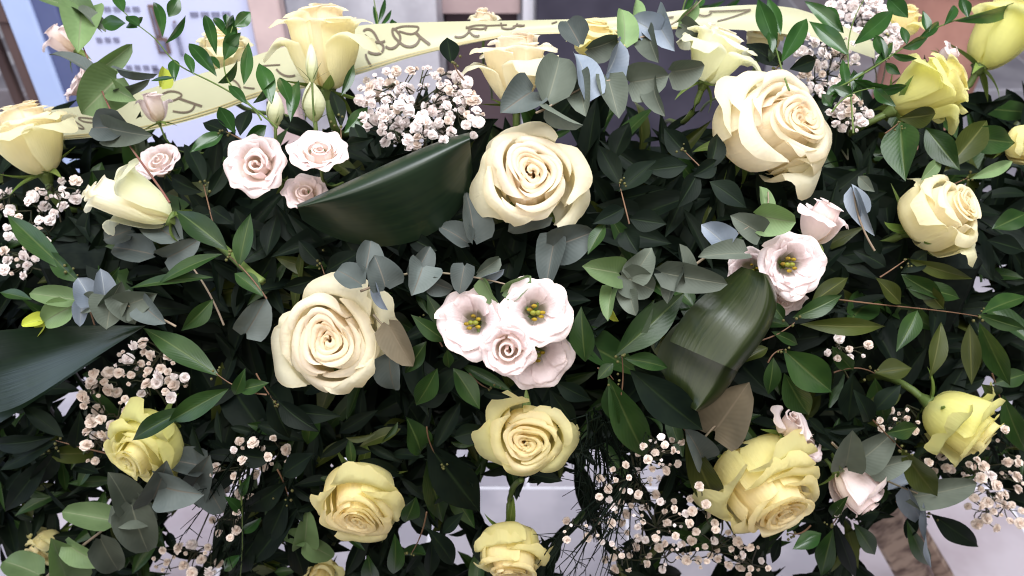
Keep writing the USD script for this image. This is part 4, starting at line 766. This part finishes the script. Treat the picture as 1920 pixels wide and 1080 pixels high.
laurel('leaf group between broad leaf and lemon rose at lower right', [(1560, 700), (1600, 690), (1640, 700)], [(1600, 695, 1560, 650, 40), (1600, 700, 1590, 790, 60), (1640, 700, 1710, 690, 50), (1640, 710, 1660, 790, 50), (1560, 720, 1520, 660, 40), (1690, 740, 1620, 760, 40)], [LAUREL[0], LAUREL[2], LAUREL[1]], dz=.02)
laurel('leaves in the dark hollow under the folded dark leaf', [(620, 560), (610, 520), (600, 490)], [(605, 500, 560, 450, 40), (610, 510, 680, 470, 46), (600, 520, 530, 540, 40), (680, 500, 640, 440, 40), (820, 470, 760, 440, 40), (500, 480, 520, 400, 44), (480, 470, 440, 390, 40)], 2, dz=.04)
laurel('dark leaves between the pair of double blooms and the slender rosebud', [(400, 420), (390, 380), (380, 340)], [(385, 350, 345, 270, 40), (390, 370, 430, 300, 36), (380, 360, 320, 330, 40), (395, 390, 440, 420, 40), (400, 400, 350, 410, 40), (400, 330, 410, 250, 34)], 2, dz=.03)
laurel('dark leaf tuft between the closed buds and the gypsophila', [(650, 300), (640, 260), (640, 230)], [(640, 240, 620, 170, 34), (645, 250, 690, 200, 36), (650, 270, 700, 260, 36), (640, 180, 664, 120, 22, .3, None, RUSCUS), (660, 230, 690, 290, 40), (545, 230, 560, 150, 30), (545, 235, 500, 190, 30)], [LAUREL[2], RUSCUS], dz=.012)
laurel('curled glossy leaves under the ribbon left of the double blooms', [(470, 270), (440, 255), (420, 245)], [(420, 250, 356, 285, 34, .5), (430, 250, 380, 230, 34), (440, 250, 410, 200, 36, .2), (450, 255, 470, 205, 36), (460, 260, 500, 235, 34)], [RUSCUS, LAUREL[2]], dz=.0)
laurel('single dark oval leaf standing before the ribbon over the gypsophila', [(870, 150), (858, 135), (850, 118)], [(846, 119, 838, 70, 44, .1, .2)], 2, dz=-.03, power=.75)
RG = 'ruscus fronds in the funeral spray'
def ruscus(label, stem, leaves, dz=0.0, **kw): return sprig('ruscus_frond', label, 'ruscus', stem, leaves, RUSCUS, dz, RG, STEM, 1.5, **kw)
ruscus('long ruscus frond arching over the white board and ribbon at upper left', [(520, 240), (490, 214), (440, 178), (375, 143), (340, 125), (318, 106), (290, 72), (256, 45), (225, 14), (200, -10)],
    [(236, 44, 190, 44, 30, .2), (262, 50, 236, 30, 20, .5), (232, 24, 215, -8, 22, .3), (305, 70, 288, 4, 20, .4), (316, 32, 336, -6, 27, .1), (310, 82, 348, 28, 15, .5), (250, 44, 268, 32, 10, .6), (327, 112, 328, 154, 22, .1), (363, 141, 347, 100, 18, .2), (330, 146, 283, 152, 8, .6), (463, 196, 428, 160, 20, .3), (258, 52, 240, 46, 20, .4)], dz=-.075)
ruscus('bushy ruscus tip with light struck leaves before the ribbon', [(490, 225), (462, 190), (430, 155), (420, 120), (430, 70), (436, 50)],
    [(406, 104, 384, 28, 23, .1), (407, 144, 354, 82, 28, .15), (412, 130, 392, 105, 12, .6), (408, 156, 445, 110, 18, .9), (420, 114, 440, 58, 30, .2), (418, 62, 438, 30, 30, .7), (440, 50, 470, 22, 28, .2), (424, 50, 424, 26, 18, .5), (457, 160, 466, 80, 25, .15), (426, 70, 400, 34, 16, .4), (420, 90, 452, 60, 20, .3), (510, 195, 486, 118, 34, .2), (474, 194, 516, 148, 14, .9), (545, 200, 524, 146, 26, .2)], dz=-.06)
ruscus('upright ruscus leaves behind the largest peach rose', [(1480, 170), (1466, 130), (1455, 90), (1440, 40)], [(1456, 92, 1421, -2, 36, .1), (1464, 66, 1440, -4, 26, .2), (1464, 118, 1512, 34, 35, .1), (1450, 100, 1440, 60, 16, .4)], dz=-.04)
ruscus('large ruscus frond crossing the white gypsophila at upper right', [(1600, 250), (1596, 190), (1592, 140), (1590, 95), (1600, 40), (1620, 0)], [(1582, 62, 1509, 2, 30, .2), (1592, 104, 1516, 40, 32, .2), (1600, 84, 1674, 20, 36, .15), (1703, 34, 1664, -4, 32, .2), (1575, 38, 1540, 12, 16, .5), (1640, 66, 1668, 112, 24, .2), (1600, 130, 1616, 190, 22, .4), (1590, 150, 1560, 190, 20, .4), (1585, 170, 1580, 110, 18, .4)], dz=-.04)
ruscus('thin ruscus frond sweeping above the lemon rose into the top right corner', [(1570, 165), (1640, 125), (1700, 85), (1756, 52), (1840, 24), (1925, -5)], [(1640, 120, 1675, 78, 18, .4), (1660, 118, 1690, 140, 18, .4), (1690, 90, 1740, 70, 20, .5), (1700, 84, 1690, 50, 16, .5), (1720, 74, 1760, 40, 18, .4), (1740, 64, 1730, 20, 18, .4), (1770, 48, 1790, 10, 18, .4), (1790, 40, 1920, 8, 26, .4), (1815, 34, 1800, -6, 22, .3), (1620, 134, 1600, 170, 18, .5), (1600, 150, 1640, 160, 16, .5), (1670, 100, 1720, 110, 14, .5), (1580, 160, 1545, 185, 18, .4), (1600, 150, 1690, 165, 14, .5), (1660, 112, 1650, 70, 14, .4)], dz=-.05)
ruscus('dark ruscus leaves draped over the lemon rose and its gypsophila', [(1560, 210), (1590, 180), (1640, 165)], [(1640, 165, 1680, 200, 22, .4), (1600, 180, 1560, 165, 22, .4), (1640, 168, 1700, 160, 20, .5), (1560, 200, 1540, 175, 20, .4)], dz=-.055)
ruscus('wispy green strands rising behind the ribbon above the grey plinth', [(715, 90), (708, 40), (700, -6)], [(708, 46, 722, -4, 10, .3), (706, 50, 700, 10, 9, .4), (712, 50, 734, 18, 9, .4), (738, 60, 736, 36, 14, .3)], dz=.09)
ruscus('green strands rising behind the ribbon before the dark panel', [(1280, 60), (1280, 20), (1290, -10)], [(1282, 20, 1300, -6, 12, .3), (1284, 30, 1330, 8, 12, .3), (1290, 30, 1360, 0, 12, .4), (1300, 20, 1320, -8, 12, .4), (1350, 20, 1390, -6, 12, .4)], dz=.11)
ruscus('dark ruscus at the bottom edge left of the gypsophila stems', [(450, 900), (455, 990), (450, 1085)], [(452, 960, 420, 930, 22), (454, 1000, 490, 970, 22), (452, 1040, 420, 1070, 24), (452, 930, 470, 890, 18)], dz=.0)
# twisted grey blade by the wooden leg
g = new('twisted_leaf', 'narrow twisted pale grey leaf hanging in front of the wooden leg', 'leaf', P(1735, 945, .72)); pleaf(g, 1732, 942, 1746, 1066, 26, EUC[1], -.02, roll=.3, bend=.3, st_name='blade', twist=2.4, nu=5, nv=18)
# ---------------------------------------------------------------- gypsophila sprays
gyp('large blush gypsophila cloud between the tall rose and peach white rose', (800, 300), [(780, 180, 118, 54, 74), (850, 215, 62, 52, 32), (720, 205, 50, 50, 22), (770, 255, 60, 26, 18)], 23, dz=.01, seed=1, cream=.2, spread=.06, sep=.58)
gyp('pinkish gypsophila mass behind the largest peach rose', (1590, 300), [(1552, 120, 62, 66, 44), (1590, 215, 42, 36, 20)], 20, dz=.035, seed=2, sep=.6)
gyp('bright white gypsophila at the top edge beyond the ruscus fronds', (1640, 200), [(1605, 35, 64, 42, 46), (1660, 80, 34, 30, 14), (1560, 60, 30, 50, 14)], 22, dz=.10, seed=3, cream=.0, sep=.6)
gyp('dusky gypsophila clump at the left edge below the pale rose', (120, 520), [(105, 365, 50, 40, 16), (60, 420, 50, 50, 18), (12, 380, 20, 30, 5), (30, 490, 40, 30, 12)], 21, dz=.02, seed=4, cream=.3, sep=.8)
gyp('shaded gypsophila around the lime yellow rose', (330, 800), [(270, 690, 60, 50, 26), (200, 760, 50, 70, 22), (320, 720, 32, 26, 8), (180, 830, 34, 40, 10)], 22, dz=.018, seed=5, cream=.85, sep=.72)  # high cream share, here and in the sprays below, paints in their shade
gyp('loose gypsophila over the pale floor left of the hanging yellow rose', (470, 800), [(450, 870, 60, 46, 12), (430, 960, 50, 50, 14), (350, 1050, 70, 30, 16), (500, 850, 50, 30, 6)], 21, dz=.03, seed=6, cream=.85, sep=.95, spread=.08)
gyp('fine gypsophila spray below the dark hanging laurel leaves', (1180, 800), [(1240, 850, 46, 36, 20), (1180, 920, 70, 50, 24), (1110, 990, 70, 40, 14), (1240, 980, 60, 50, 20), (1200, 1040, 90, 36, 22)], 17, dz=-.0, seed=7, cream=.85, sep=.9, spread=.07)
gyp('few gypsophila blossoms in the dark gap below the wavy laurel', (1600, 720), [(1590, 656, 44, 26, 8)], 20, dz=.02, seed=8, cream=.6, sep=.9)
gyp('gypsophila clusters behind and under the lemon rose at lower right', (1700, 760), [(1680, 790, 44, 36, 14), (1860, 900, 60, 60, 26), (1820, 890, 40, 30, 10), (1900, 830, 30, 40, 8), (1870, 960, 60, 30, 12), (1750, 860, 40, 30, 7)], 20, dz=.015, seed=9, cream=.85, sep=.85)
gyp('gypsophila fringe at the bottom edge left of the big golden rose', (1350, 960), [(1330, 1030, 70, 40, 24), (1400, 1050, 50, 30, 14), (1320, 950, 40, 40, 8)], 18, dz=-.005, seed=10, cream=.85, sep=.85)
# ---------------------------------------------------------------- fine broom stems
def wisps(label, base, fan, n, seed, dz):
    rs = np.random.RandomState(seed); b = P(base[0], base[1], D(*base) + dz); g = new('fine_fern', label, 'fern', b); S = []
    for k in range(n):
        tx, ty = fan[0] + rs.randn() * fan[2], fan[1] + rs.randn() * fan[3]
        t = P(tx, ty, D(tx, ty) + dz + rs.uniform(-.03, .03)); m = .5 * (b + t) + rs.randn(3) * .006
        S.append(tube([b + rs.randn(3) * .004, m, t], .0009, .0004, 6, 4))
        for q in range(7):
            s = rs.uniform(.25, 1); o = (b * (1 - s) + t * s) + (m - .5 * (b + t)) * 4 * s * (1 - s)
            S.append(tube([o, o + (t - b) * rs.uniform(.05, .16) + rs.randn(3) * .010], .0005, .0003, 2, 3))
    v, f = join(S); put('frond', v, f, LAUREL[2], g)
wisps('fine dark ferny stems hanging right of the lower yellow rose', (1120, 780), (1130, 930, 50, 50), 26, 3, .02)
wisps('fine twiggy stems fanning over the floor at the bottom middle', (1180, 900), (1090, 1060, 60, 30), 16, 4, .0)
wisps('fine stems in shade at the bottom left over the pale floor', (480, 820), (420, 1010, 40, 60), 14, 5, .02)
# ---------------------------------------------------------------- the mass of leaves deep inside
HOLES = [(178, 932, 18, 18), (110, 975, 24, 18), (20, 1030, 29, 21), (455, 830, 21, 16), (440, 905, 35, 24), (362, 985, 35, 48), (330, 1060, 42, 21), (704, 790, 12, 15), (925, 930, 35, 42), (1040, 950, 42, 42), (860, 1040, 30, 35), (775, 1000, 21, 33), (1140, 835, 14, 28), (1110, 900, 23, 23), (1180, 860, 11, 16), (1225, 890, 11, 23), (1170, 985, 34, 34), (1090, 1040, 56, 35), (1400, 985, 39, 34), (1490, 1040, 50, 34), (1700, 1040, 92, 68), (1840, 1000, 100, 84), (1830, 920, 30, 23), (1870, 490, 16, 16), (1870, 556, 16, 13), (640, 1050, 21, 29), (1300, 1060, 69, 23), (960, 985, 42, 42)]
def filler():
    rs = np.random.RandomState(12); by = {0: [], 1: [], 2: []}; su = {0: [], 1: [], 2: []}
    def one(x, y, L, dlo, dhi, pw):
        a = rs.rand() * 6.28
        for s in (-.5, 0, .5):
            qx, qy = x + s * L * math.cos(a), y + s * L * math.sin(a)
            if any(((qx - h[0]) / (h[2] + 3)) ** 2 + ((qy - h[1]) / (h[3] + 3)) ** 2 < 1 for h in HOLES): return
        d = D(x, y) + rs.uniform(dlo, dhi); ax = cdir(math.cos(a), -math.sin(a), rs.uniform(-.7, .7))
        n = cdir(rs.randn() * .6, rs.randn() * .5 + .2, 1); sd = np.cross(n, ax)
        w = L * rs.uniform(.2, .36); sc = d / F
        p, f, st = blade(P(x, y, d) - ax * L * sc / 2, ax, sd, L * sc, w * sc, bend=rs.uniform(-.3, 1.1), curl=rs.uniform(.0, .25), fold=rs.uniform(.02, .25), wave=rs.uniform(0, .06), ph=rs.rand() * 6, nu=5, nv=8, ex=rs.uniform(.8, 1.15), power=rs.uniform(.8, 1.1))
        q = rs.choice(3, p=pw); by[q].append((p, f)); su[q].append(st)
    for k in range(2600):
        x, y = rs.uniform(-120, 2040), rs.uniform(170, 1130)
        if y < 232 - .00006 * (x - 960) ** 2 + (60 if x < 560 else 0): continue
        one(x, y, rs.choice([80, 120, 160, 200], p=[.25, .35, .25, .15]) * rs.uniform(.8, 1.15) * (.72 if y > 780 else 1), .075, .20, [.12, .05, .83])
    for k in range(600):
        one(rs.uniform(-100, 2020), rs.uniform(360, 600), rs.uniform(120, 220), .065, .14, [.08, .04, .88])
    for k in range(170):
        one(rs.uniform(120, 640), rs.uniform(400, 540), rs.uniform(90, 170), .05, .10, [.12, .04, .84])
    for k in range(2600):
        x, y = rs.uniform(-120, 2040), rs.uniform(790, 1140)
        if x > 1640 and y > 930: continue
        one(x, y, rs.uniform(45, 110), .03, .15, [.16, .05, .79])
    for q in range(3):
        v, f = join(by[q]); pr = put(('deep_leaves', 'olive_leaves', 'dark_leaves')[q], v, f, LAUREL[q], FOL, np.vstack(su[q]))  # the third set uses the near-black copy to paint in deep shade
FOL = new('inner_foliage', 'mass of leaves deep inside the arrangement, most coloured near black as shade', 'foliage', (0, .6, 1.0)); tag(FOL, kind='stuff')
filler()
